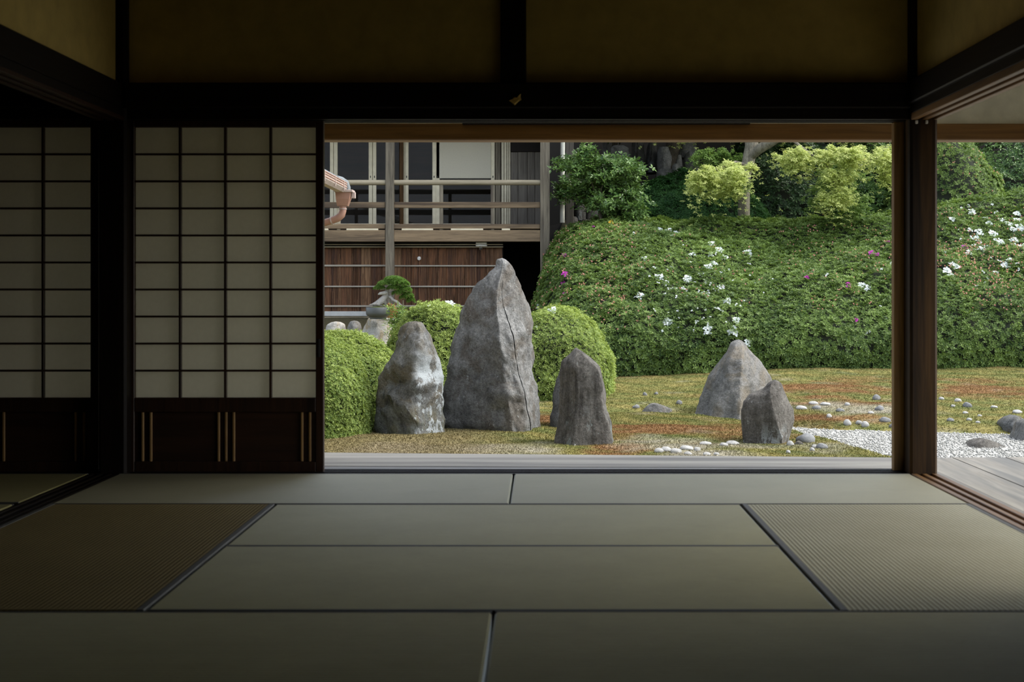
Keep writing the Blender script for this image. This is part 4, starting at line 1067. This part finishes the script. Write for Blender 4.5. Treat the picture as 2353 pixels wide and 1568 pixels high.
rock('standing_stone', [
 (783, 1690, 1708, [(1696, .02), (1702, .03)]), (787, 1682, 1713, [(1692, .08), (1704, .09)]), (795, 1676, 1724, [(1690, .14), (1706, .16)]), (812, 1667, 1739, [(1682, .22), (1706, .28)]), (833, 1652, 1755, [(1674, .28), (1706, .38)]), (854, 1639, 1763, [(1668, .32), (1706, .44)]),
 (870, 1626, 1770, [(1660, .36), (1704, .48)]), (894, 1614, 1776, [(1652, .40), (1704, .52)]), (916, 1604, 1780, [(1645, .42), (1704, .55)]), (937, 1596, 1783, [(1640, .44), (1704, .56)]), (959, 1588, 1786, [(1634, .45), (1702, .57)]), (972, 1588, 1786, [(1634, .45), (1702, .57)])],
 16.5, ST_BROWN, 'broad brownish grey pointed stone farthest back, before the hedge', 'stone', .7, SG, .035, 41, 16, 60)
rock('standing_stone', [
 (876, 1775, 1787, [(1779, .02), (1783, .02)]), (881, 1766, 1793, [(1772, .06), (1784, .05)]), (890, 1758, 1798, [(1769, .09), (1786, .07)]), (896, 1750, 1801, [(1769, .11), (1788, .08)]), (908, 1720, 1808, [(1770, .14), (1792, .10)]), (924, 1704, 1815, [(1773, .17), (1797, .11)]), (942, 1699, 1824, [(1778, .19), (1803, .12)]),
 (961, 1699, 1825, [(1783, .20), (1806, .12)]), (985, 1701, 1819, [(1792, .21), (1808, .12)]), (1001, 1703, 1814, [(1799, .21), (1808, .12)]), (1030, 1706, 1806, [(1800, .21), (1803, .13)]), (1050, 1708, 1800, [(1796, .21), (1798, .13)])],
 13.2, ST_FRONT, 'small dark stone with a notched top and pale right facet', 'stone', .32, SG, .022, 51, 16, 60)
def low_rock(px0, px1, py0, py1, d, mat, label, seed, cat='stone', group=None, depth=.4, name='garden_stone', rough=.03, prof=None, nr=22):
    r = np.random.default_rng(seed); wd = px1-px0; rows = []
    for f, a, b in (prof or [(0, .34, .56), (.12, .22, .72), (.35, .10, .88), (.65, .03, .97), (1, 0, 1)]):
        a += r.uniform(-.04, .04)*(f < 1); b += r.uniform(-.04, .04)*(f < 1)
        m = (a+b)/2+r.uniform(-.12, .12)*(b-a)
        rows.append((py0+f*(py1-py0), px0+a*wd, px0+b*wd, [(px0+(m-.12*(b-a))*wd, .3*depth*(.25+f)), (px0+(m+.16*(b-a))*wd, .26*depth*(.25+f))]))
    return rock(name, rows, d, mat, label, cat, depth, group, rough, seed, 6, nr)
def gd(px, py): return float(ground_hit(px, py)[1])
low_rock(1466, 1551, 929, 964, 16.9, ST_BROWN, 'low flat grey stone lying at the thin gravel line', 61, depth=.35)
low_rock(2212, 2330, 1012, 1062, 13.3, ST_FRONT, 'rounded dark stone on the white gravel, low by the veranda edge', 62, depth=.5)
low_rock(2296, 2385, 958, 1012, 14.6, ST_LICH, 'lichen grey stone on the gravel at the right edge, farther one', 63, depth=.5)
low_rock(2332, 2420, 966, 1040, 13.9, ST_BROWN, 'grey stone on the gravel at the right edge, nearer one', 64, depth=.5)
low_rock(1818, 1860, 1016, 1060, 12.9, ST_FRONT, 'small brown wedge stone beside the notched dark stone', 65, depth=.14, rough=.012)
low_rock(1262, 1340, 858, 958, 14.6, ST_GREY, 'grey stone almost hidden behind the left edge of the blackish slab', 66, depth=.35, rough=.02, prof=[(0, .24, .7), (.15, .17, .8), (.5, .09, .9), (.85, .02, 1.), (1, 0, 1)])
low_rock(1312, 1334, 1024, 1050, 12.86, ST_PALE, 'small pale chip stone leaning at the foot of the blackish slab', 67, depth=.06, rough=.006)
# rocks below the rear building
FL = [(0, .26, .93), (.06, .22, .98), (.4, .12, 1.), (.7, .04, 1.), (1, 0, 1)]
low_rock(812, 920, 733, 800, 21.0, ST_PALE, 'big flat topped pale boulder carrying the bonsai pot', 71, depth=.9, prof=FL, rough=.03, name='boulder')
low_rock(742, 800, 741, 790, 21.6, ST_PALE, 'rounded pale rock left of the boulder, under the plaster footing', 72, depth=.5, name='boulder', prof=[(0, .28, .70), (.12, .14, .86), (.4, .03, .97), (1, 0, 1)])
low_rock(796, 830, 739, 775, 21.5, ST_BROWN, 'small brown rock tucked beside the flat topped boulder', 73, depth=.4, name='boulder', prof=[(0, .28, .70), (.12, .14, .86), (.4, .03, .97), (1, 0, 1)])
# cobbles
def ico(seed):
    import bmesh
    bm = bmesh.new(); bmesh.ops.create_icosphere(bm, subdivisions=3, radius=1)
    V = np.array([v.co[:] for v in bm.verts]); F = [[v.index for v in f.verts] for f in bm.faces]; bm.free()
    V = V*(1+.13*vnoise(V, seed, 3, 1.1))[:, None]; V[:, 2] = np.where(V[:, 2] < 0, V[:, 2]*.8, V[:, 2])
    return mesh_np('cobble', V, F, True)
ST_COB = stone('white_cobble', (.44, .44, .42), (.66, .66, .63), (.72, .72, .70), .64, 0, None, 1.5)
ST_COBG = stone('grey_cobble', (.24, .25, .25), (.40, .41, .41), (.5, .5, .5), .66, 0, None, 1.5)
CM_W = [ico(s) for s in (1, 2, 3)]; CM_G = [ico(s) for s in (4, 5)]
for me in CM_W: me.materials.append(ST_COB)
for me in CM_G: me.materials.append(ST_COBG)
ORD = ['first', 'second', 'third', 'fourth', 'fifth', 'sixth', 'seventh', 'eighth', 'ninth', 'tenth', 'eleventh', 'twelfth', 'thirteenth', 'fourteenth', 'fifteenth', 'sixteenth']
def cobbles(lst, fmt, grp):
    lst = sorted(lst)
    for i, (px, py, wpx, hpx, c) in enumerate(lst):
        p = ground_hit(px, py+hpx*.25); s = wpx*p[1]/FPX/2; hz = hpx*p[1]/FPX*.62
        me = (CM_W if c == 'w' else CM_G)[i % (3 if c == 'w' else 2)]
        o = bpy.data.objects.new('cobble', me); COL.objects.link(o)
        o.location = (p[0], p[1], p[2]+hz*.25); o.scale = (s, s*random.uniform(.7, .9), hz); o.rotation_euler = (0, 0, random.uniform(-.5, .5))
        set_props(o, fmt % (('white' if c == 'w' else 'grey'), ORD[i]), 'cobble', grp)
cobbles([(1514,1037,24,13,'w'),(1531,1034,26,14,'w'),(1553,1038,28,14,'w'),(1577,1031,32,13,'w'),(1581,1043,18,10,'w'),(1602,1034,17,13,'w'),(1624,1044,18,9,'w'),(1646,1044,14,8,'w'),(1621,1020,29,10,'w'),(1663,1023,20,10,'w'),(1683,1019,30,12,'w')],
        '%s cobble between the blackish slab and the notched stone, %s from the left', 'cobbles between the two dark stones')
cobbles([(1852,1010,42,24,'g'),(1816,1021,16,15,'w'),(1811,1040,11,10,'w'),(1872,1027,14,10,'w'),(1889,1027,27,14,'g'),(1866,1034,12,10,'w')],
        '%s cobble around the brown wedge stone by the gravel, %s from the left', 'cobbles beside the wedge stone')
cobbles([(1841,938,26,11,'w'),(1869,927,22,9,'w'),(1876,938,20,10,'g'),(1896,929,24,8,'w'),(1947,930,13,9,'w'),(1931,944,20,9,'g'),(1905,957,13,11,'w'),(1947,973,17,16,'w'),(2014,915,19,14,'g'),(2021,940,20,13,'g'),(2034,966,26,13,'g'),(1988,977,19,15,'w'),(2001,949,14,8,'w'),(1974,972,16,10,'w'),(2049,980,12,10,'g')],
        '%s cobble on the mossy bank left of the pillar, %s from the left', 'cobbles on the bank left of the pillar')
cobbles([(2163,917,13,8,'w'),(2201,921,17,10,'w'),(2223,932,21,13,'g'),(2190,934,11,7,'w'),(2284,936,16,7,'w'),(2184,966,17,9,'g'),(2227,965,13,8,'w'),(2247,971,11,6,'w'),(2337,947,23,10,'w'),(2218,949,14,7,'w'),(2251,956,11,6,'w')],
        '%s cobble on the mossy bank right of the pillar, %s from the left', 'cobbles on the bank right of the pillar')
cobbles([(1561,926,15,11,'g'),(1462,936,17,10,'g'),(1482,907,11,9,'g'),(1508,905,9,7,'g')], '%s cobble in the yellow moss behind the blackish slab, %s from the left', 'cobbles in the yellow moss')
# rock wall under the trees and beside the camellia
RW = 'rough rocks of the shaded wall'
T_ = [(0, .25, .75), (.1, .12, .88), (.5, .03, .97), (1, 0, 1)]
for i, (a, b, c, d, dd, lab) in enumerate([
    (1392, 1452, 334, 402, 28.4, 'tall pale rock half covered by camellia leaves'), (1450, 1484, 318, 398, 28.9, 'blackish rock right of the tall pale rock'), (1484, 1512, 328, 384, 28.8, 'brown rock between the blackish and the pillar like rock'),
    (1510, 1545, 338, 402, 28.3, 'pillar like grey rock in the middle of the shaded wall'), (1546, 1572, 356, 396, 28.5, 'square brownish rock right of the pillar like rock'), (1508, 1552, 388, 408, 27.9, 'flat slab rock lying before the pillar like rock'),
    (1543, 1564, 376, 410, 27.7, 'leaning grey rock at the foot of the square rock'), (1570, 1612, 348, 400, 28.7, 'dark grey rock just left of the maple sprays'), (1536, 1600, 300, 350, 29.2, 'upper grey rock under the beam, above the square rock'), (1380, 1410, 318, 372, 29.4, 'brownish rock at the far left of the upper wall')]):
    low_rock(a, b, c, d, dd, ST_BACK if i not in (1, 2) else ST_DARK, lab, 80+i, 'rock', RW, .5, 'rough_rock', .075, T_)
for i, (a, b, c, d, dd, lab) in enumerate([(1318, 1346, 463, 492, 25.2, 'upper dark rock below the camellia leaves'), (1300, 1332, 498, 545, 25.0, 'dark rock at the foot of the pale pipe'), (1330, 1362, 505, 545, 24.9, 'dark mossy rock behind the pink budded azalea'), (1340, 1385, 480, 520, 25.3, 'dark rock in the deepest shade under the camellia')]):
    low_rock(a, b, c, d, dd, ST_DARK, lab, 95+i, 'rock', 'dark rocks beside the rear building', .4, 'rough_rock', .03, T_)
slab('hill_face', BACKDROP, [(-12, 31.0, -.5), (18, 31.5, 1.5), (18, 32.5, 6.2), (-12, 32.0, 6.0)], .3, None, kind='structure')  # far backdrop slab, near black in place of the wood's deep shade
pp = MB().tube([W(1292, 512, 24.6), W(1292, 420, 24.6), W(1293, 322, 24.6)], .042, 14).build('rain_pipe', WHITEPL, smooth=True, label='pale round pipe standing beside the rear building corner', cat='pipe')
bd = box('upright_board', PLANKG, (X_(1300, 24.9), X_(1318, 24.9), 24.9, 24.94, .5, 3.7), label='brown upright board behind the pale pipe', cat='board')

# ------------------------------------------------------------------ building across the garden
DB = 24.0; B = thing('garden_hall', (-1.9, DB, .15), 'weathered wooden hall with an upper railed veranda across the garden', 'building')
xz = lambda a, b, y0, y1, d: (X_(a, d), X_(b, d), Z_(y1, d), Z_(y0, d))
def bb(name, mat, a, b, y0, y1, d, th, parent=B, bev=.006):
    x0, x1, z0, z1 = xz(a, b, y0, y1, d)
    return box(name, mat, (x0, x1, d, d+th, z0, z1), parent, bev)
bb('post', GREYZ, 885.5, 905, 150, 720, DB, .14)
bb('post', GREYZ, 1241.5, 1263, 150, 760, DB, .15, bev=.002)
bb('post', GREYZ, 520, 540, 150, 720, DB, .14)
# rails between posts; each a piece of its own
for a, b in ((542, 885), (905, 1241.5)):
    x0, x1 = X_(a, DB), X_(b, DB)
    MB().tube([(x0, DB+.07, Z_(419, DB)), (x1, DB+.07, Z_(419, DB))], .046, 14).build('top_rail', TOPRAIL, B, smooth=True)
    bb('middle_rail', GREYX, a, b, 464.5, 478, DB+.04, .06)
    bb('bottom_rail', GREYX, a, b, 515, 526, DB+.03, .07)
    bb('floor_beam', GREYX, a, b, 529, 555.5, DB+.01, .13)
for x in (1014, 1131.5, 778, 660): bb('baluster', GREYZ if x > 800 else TOPRAIL, x-4, x+4, 424, 529, DB+.05, .05)
for a, b in ((745, 754), (796, 869), (923, 995), (1036, 1110), (1153, 1172)):
    bb('sunlit_strip', CREAM, a, b, 525.5, 529.3, DB+.015, .05, bev=.003)  # pale strips stand in for sunlit floor showing through gaps
box('veranda_floor', GREYX, (X_(400, DB), X_(1262, DB), DB+.13, DB+1.5, Z_(534, DB), Z_(527, DB)), B)
box('upper_ceiling', GREYX, (X_(400, DB), X_(1262, DB), DB+.1, DB+3.2, 3.95, 4.02), B)
DW = 25.2
# sliding glass doors: frame > pane
def gdoor(a, b, y0=300, y1=519, d=DW, f=8.5, mid=True, mat=CREAM, pane=True):
    m = MB()
    for u, v in ((a, a+f), (b-f, b)): m.box(X_(u, d), X_(v, d), d, d+.05, Z_(y1, d), Z_(y0, d), b=.004)
    m.box(X_(a, d), X_(b, d), d+.005, d+.045, Z_(y1, d), Z_(y1-5, d), b=.004)
    m.box(X_(a, d), X_(b, d), d+.005, d+.045, Z_(y0+5, d), Z_(y0, d), b=.004)
    o = m.build('sliding_door', mat, B)
    x0, x1, z0, z1 = xz(a+f, b-f, y0+5, y1-5, d)
    box('pane', GLASS, (x0, x1, d+.022, d+.028, z0, z1), o, .0005)
    for (u) in (a+f*.5, b-f*.5):
        xk = X_(u, d); MB().box(xk-.008, xk+.008, d-.004, d+.006, Z_(409, d), Z_(404, d), b=.002).build('finger_pull', BLACK, o)
    return o
gdoor(600, 766, f=8); gdoor(767, 855.5, f=8.5); gdoor(856.5, 930, d=DW, f=8)
gdoor(930.5, 1001.5, f=8)
d4 = gdoor(1001.5, 1137, f=8.5)
x0, x1, z0, z1 = xz(1003, 1128.5, 290, 410.5, DW+.06)
box('white_blind', BLIND, (x0, x1, DW+.0, DW+.012, z0, z1), B, .003)
bb('blind_bar', GREYX, 1003, 1128.5, 410.5, 412.5, DW+.055, .02)
bb('post', BROWNZ, 918, 927, 300, 519, DW-.07, .06)
bb('post', GREYZ, 1138.5, 1150, 300, 519, DW-.05, .08)
for a, b in ((1152, 1157.5), (1158.5, 1164), (1165, 1168.5), (1169.5, 1173)): bb('shutter_edge', CREAM, a, b, 300, 519, DW-.01+.02*(a-1152)/8, .05, bev=.003)
for a, b in ((1174, 1190), (1190.4, 1212), (1212.4, 1229), (1229.4, 1246)): bb('wall_board', PLANKG, a, b, 349+random.uniform(-1, 1), 519, DW-.02+random.uniform(0, .008), .03)
bb('lintel', DARKX, 1174, 1246, 322, 349, DW-.04, .06)
# dark room behind the glass
box('inner_wall', SKIRT, (X_(400, DW), X_(1262, DW), 27.3, 27.35, 1.7, 4.1), B)
box('inner_floor', GREYX, (X_(400, DW), X_(1262, DW), 25.5, 27.3, 1.78, 1.84), B)
box('side_wall', DARKZ, (X_(1246, DW), X_(1250, DW), 24.14, 27.3, .1, 4.1), B)
box('side_wall', DARKZ, (-6.9, -6.8, 24.14, 27.3, .1, 4.1), B)
# lower storey
DL = 24.32
bb('eave_pole', TOPRAIL, 400, 1156, 561, 563.3, DL-.14, .02, bev=.006); bb('eave_pole', TOPRAIL, 400, 1156, 566.3, 569, DL-.10, .03, bev=.006)
x = 590.; i = 0
r = np.random.default_rng(4)
while x < 1154:
    wd = r.uniform(15, 27); x2 = min(1155, x+wd); m = BARK
    if 820 < x+wd/2 < 850 or 905 < x+wd/2 < 925: m = BARK2
    elif r.uniform() < .3: m = BARK3
    bb('bark_board', m, x, x2-.5, 567, 716, DL+r.uniform(0, .014), .025, bev=.003); x = x2
# fine upright strips over the boards
mm = MB()
for i in range(300):
    px = r.uniform(742, 1153); y0 = r.uniform(566, 690); y1 = min(716, y0+r.uniform(30, 140)); wd = r.uniform(.5, 1.1)
    X0, X1, Z0, Z1 = xz(px, px+wd, y0, y1, DL-.004); mm.box(X0, X1, DL-.006, DL+.01, Z0, Z1, b=.001)
mm.build('bark_strip', BARK3, B, kind='stuff')
box('backing_wall', BLACK, (X_(590, DL), X_(1155, DL), DL+.05, DL+.10, .1, 1.75), B)
for y in (611, 658.5, 704):
    for a, b in ((590, 886), (904, 1155)):
        bb('batten', BAT2, a, b, y-1.9+r.uniform(-.5, .5), y+1.9, DL-.03, .028, bev=.004)
bb('footing', CONC, 590, 1160, 716, 727, DL-.06, .2); bb('plinth', CREAMPL, 590, 1160, 727, 790, DL-.02, .2)
box('recess_wall', BLACK, (X_(1155, DL), X_(1246, DL), 26.6, 26.65, .1, 1.75), B)
box('recess_side', DARKZ, (X_(1155, DL), X_(1156.5, DL), DL+.05, 26.6, .1, 1.75), B)
# lamp and vent on the lower wall
lf = bb('lamp_base', CERAM, 1093, 1119, 556.5, 566.5, DB+.18, .10, bev=.01)
c = W(1105, 571, DB+.23); MB().lathe([(.012, .03), (.032, .022), (.036, 0), (.026, -.024), (.008, -.034)], c, 14).build('lamp_globe', GLASS, lf, smooth=True)
c = W(963, 594, DL-.03)
MB().tube([c+np.array((0, .05, .0)), c, c+np.array((0, -.02, -.01))], [.028, .034, .024], 12).build('vent_cap', CERAM, B, smooth=True)
slab('upper_roof', TILE, [(-7.2, 23.75, 4.05), (1.5, 23.75, 4.05), (1.5, 26.5, 5.6), (-7.2, 26.5, 5.6)], .12, B)
slab('upper_roof', TILE, [(-7.2, 26.5, 5.6), (.35, 26.5, 5.6), (.35, 29.5, 4.2), (-7.2, 29.5, 4.2)], .12, B)
box('rear_wall', WHITEPL, (-6.9, .1, 28.4, 28.5, .1, 4.4), B)

# ------------------------------------------------------------------ gutter of the left wing
GX, GY, GZ = X_(790, 17), 17.0, Z_(431, 17)
g = thing('rain_gutter', (GX, GY, GZ), 'pink copper rain gutter with box hopper and elbow pipe at upper left', 'gutter')
gm = MB()
pts0 = [(-.07, .0), (-.072, -.085), (-.045, -.125), (.03, -.125), (.062, -.085), (.062, 0)]
for (x, z), (x2, z2) in zip(pts0[:-1], pts0[1:]):
    dx, dz = x2-x, z2-z; L = math.hypot(dx, dz); nx, nz = -dz/L*.005, dx/L*.005
    a = [(GX-.02+x, GZ+z+.06), (GX-.02+x2, GZ+z2+.06), (GX-.02+x2+nx, GZ+z2+nz+.06), (GX-.02+x+nx, GZ+z+nz+.06)]
    gm.add([(p[0], 9.6, p[1]) for p in a]+[(p[0], GY, p[1]) for p in a], [[0, 1, 5, 4], [1, 2, 6, 5], [2, 3, 7, 6], [3, 0, 4, 7], [3, 2, 1, 0], [4, 5, 6, 7]])
gm.build('trough', COPPER2, g)
for z in (.045, .02, -.01):
    MB().tube([(GX+.045, 9.6, GZ+z+.005), (GX+.045, GY, GZ+z+.005)], .006, 6).build('bead', COPPER, g)
for y in (15.2, 16.0, 16.7):
    MB().box(GX+.035, GX+.052, y-.008, y+.008, GZ-.06, GZ+.065, b=.002).build('bracket', COPPER2, g)
hm = MB()
def prism4(m, zs, xs0, xs1, ys0, ys1):
    V = []; F = []
    for z, a, b, c_, d_ in zip(zs, xs0, xs1, ys0, ys1): V += [(a, c_, z), (b, c_, z), (b, d_, z), (a, d_, z)]
    for i in range(len(zs)-1):
        for k_ in range(4): F.append([i*4+k_, i*4+(k_+1) % 4, (i+1)*4+(k_+1) % 4, (i+1)*4+k_])
    F.append([0, 1, 2, 3][::-1]); n = (len(zs)-1)*4; F.append([n, n+1, n+2, n+3]); m.add(V, F)
zb, zm, zt = Z_(474, 17), Z_(458, 17), Z_(442, 17)
prism4(hm, [zb, zm, zt], [X_(776, 17), X_(774, 17), X_(773, 17)], [X_(800, 17), X_(805, 17), X_(808, 17)], [GY-.06, GY-.09, GY-.10], [GY+.05, GY+.08, GY+.1])
hp = hm.build('hopper', COPPER, g)
MB().box(X_(771, 17), X_(813, 17), GY-.115, GY+.115, zt-.006, zt+.024, b=.004).build('rim', COPPER2, hp)
MB().box(X_(808, 17), X_(817, 17), GY-.03, GY+.03, zt-.075, zt+.0, b=.004).build('side_clip', COPPER2, hp)
c0 = np.array((X_(788, 17), GY-.01, zb))
MB().tube([c0+np.array((0, 0, .01)), c0+np.array((0, 0, -.055)), c0+np.array((-.015, 0, -.105)), c0+np.array((-.06, 0, -.145)), c0+np.array((-.14, .02, -.175)), c0+np.array((-.55, .06, -.29)), c0+np.array((-1.05, .1, -.40))], [.043, .043, .046, .046, .042, .042, .042], 16).build('elbow_pipe', COPPER, g, smooth=True)
for p, q_ in ((np.array((0, 0, -.028)), np.array((0, 0, -.04))), (np.array((-.13, .018, -.172)), np.array((-.145, .02, -.176)))):
    MB().tube([c0+p, c0+q_], .049, 16).build('pipe_collar', COPPER2, g, smooth=True)
tp = np.array((X_(797, 17), GY-.01, zt))
MB().tube([tp+np.array((0, 0, -.01)), tp+np.array((0, 0, .05)), tp+np.array((-.02, 0, .105)), tp+np.array((-.06, -.05, .135)), tp+np.array((-.10, -.25, .14))], [.046, .048, .05, .048, .046], 16).build('top_elbow', PIPEG, g, smooth=True)
MB().tube([tp+np.array((-.10, -.22, .14)), tp+np.array((-.10, -2, .14)), tp+np.array((-.10, -7, .14))], .042, 14).build('top_pipe', PIPEG, g, smooth=True)
wg = thing('wing_eave', (-3.2, 13, 2.1), 'tiled eave of the left wing behind the paper screen', 'roof')
slab('eave_slope', TILE, [(-2.50, 9.6, 2.14), (-2.50, 16.98, 2.14), (-5.2, 16.98, 3.2), (-5.2, 9.6, 3.2)], .08, wg)
box('eave_wall', CREAMPL, (-3.7, -3.6, 9.6, 16.9, -.6, 2.55), wg)

# ------------------------------------------------------------------ bonsai
dP = 20.75
pc = W(868.5, 733.5, dP)
bz = thing('bonsai', pc, 'bonsai pine with bleached twisted trunk in a round dark pot on the boulder', 'bonsai')
s_ = dP/FPX
MB().lathe([(19*s_, 0), (19.5*s_, 4*s_), (24*s_, 7*s_), (27*s_, 10*s_), (27.6*s_, 14*s_), (27.8*s_, 26*s_), (27.2*s_, 27*s_), (25.6*s_, 27*s_), (25*s_, 24*s_)], pc, 36).build('pot', POT, bz, smooth=True)
MB().lathe([(25*s_, 23.5*s_), (20*s_, 26.5*s_), (10*s_, 29*s_), (2*s_, 30*s_)], pc, 24).build('moss_top', leafm('pot_moss', (.10, .12, .03), (.16, .18, .05)), bz, smooth=True)
BT = stone('bleached_wood', (.30, .28, .25), (.52, .50, .46), (.55, .54, .5), .68, .6, None, 2.5)
u = lambda x, y, dy=0.: W(x, y, dP+dy)
MB().tube([u(858, 704), u(868, 698), u(876, 692), u(884, 684, .02), u(889, 676, .03), u(888, 670, .02), u(893, 663, .0), u(896, 656)], np.array([7, 7.5, 8, 7.2, 6, 4.6, 3, 1.6])*s_, 10).build('trunk', BT, bz, smooth=True)
MB().tube([u(872, 700, -.03), u(862, 699, -.05), u(849, 701, -.06)], np.array([4, 3, 1.4])*s_, 8).build('root', BT, bz, smooth=True)
MB().tube([u(882, 690), u(886, 699, .03), u(880, 704, .03)], np.array([4.5, 3.5, 2.5])*s_, 8).build('root', BT, bz, smooth=True)
MB().tube([u(889, 673), u(880, 674, -.03), u(873, 675, -.05), u(869, 677, -.06)], np.array([4.4, 4.2, 3.4, 1.4])*s_, 8).build('branch', BT, bz, smooth=True)
MB().tube([u(893, 682, .03), u(899, 684, -.02), u(903, 690, -.05), u(912, 694, -.05), u(921, 702, -.04), u(930, 708, 0)], np.array([4, 3, 3.4, 3.6, 3, 2])*s_, 8).build('branch', BT, bz, smooth=True)
MB().tube([u(893, 663), u(884, 664), u(874, 666)], np.array([2.2, 1.8, 1])*s_, 6).build('branch', BT, bz, smooth=True)
MB().tube([u(895, 672), u(908, 670, .04), u(922, 674, .04), u(936, 684, .03)], np.array([2.6, 2.2, 1.6, 1])*s_, 6).build('branch', BT, bz, smooth=True)
pts = []
for i, (x, y, a, b_, n) in enumerate([(905, 645, 22, 9, 420), (888, 654, 20, 8, 340), (872, 664, 12, 6, 160), (922, 655, 18, 10, 340), (906, 664, 16, 7, 260), (930, 668, 15, 9, 300), (916, 676, 14, 7, 220), (938, 682, 11, 8, 220), (944, 694, 8, 9, 160), (912, 652, 24, 12, 300), (928, 686, 9, 6, 120)]):
    r = np.random.default_rng(700+i); D = unit(r.normal(size=(n, 3))); D[:, 2] = np.where(D[:, 2] < -.2, -D[:, 2], D[:, 2])
    P = u(x, y)+D*np.array((a, a*.9, b_))*s_
    pts.append(whorls(P, unit(D+np.array((0, 0, .6))), 6, .030, .006, .7, 700+i))
foliage('needle_pads', pts, NEEDLE, bz)
MB().tube([u(926, 703), u(926.5, 690)], 1.3*s_, 6).build('prop_stake', TOPRAIL, bz)
low_rock(884, 919, 698, 737, 21.3, EMBER, 'rust orange rough rock behind the bonsai pot', 120, 'rock', None, .15, 'rust_rock', .06, [(0, .05, .5), (.12, .0, .72), (.3, .02, .88), (.6, .0, 1.), (1, 0, .9)])
# grassy stems at the boulder's right side
gp = thing('low_shrub', W(915, 760, 20.3), 'small strappy leaved plant at the right side of the flat topped boulder', 'shrub')
r = np.random.default_rng(55); P = W(918, 745, 20.4)+r.normal(0, 1, (160, 3))*np.array((.07, .12, .12))
foliage('leaf_mass', whorls(P, unit(np.array((0, -.3, 1))+r.normal(0, .4, (160, 3))), 6, .09, .016, .5, 56), AZ_LEAF, gp)
print('TRIS', sum(len(o.data.polygons) for o in bpy.data.objects if o.type == 'MESH'), 'OBJ', len(bpy.data.objects))
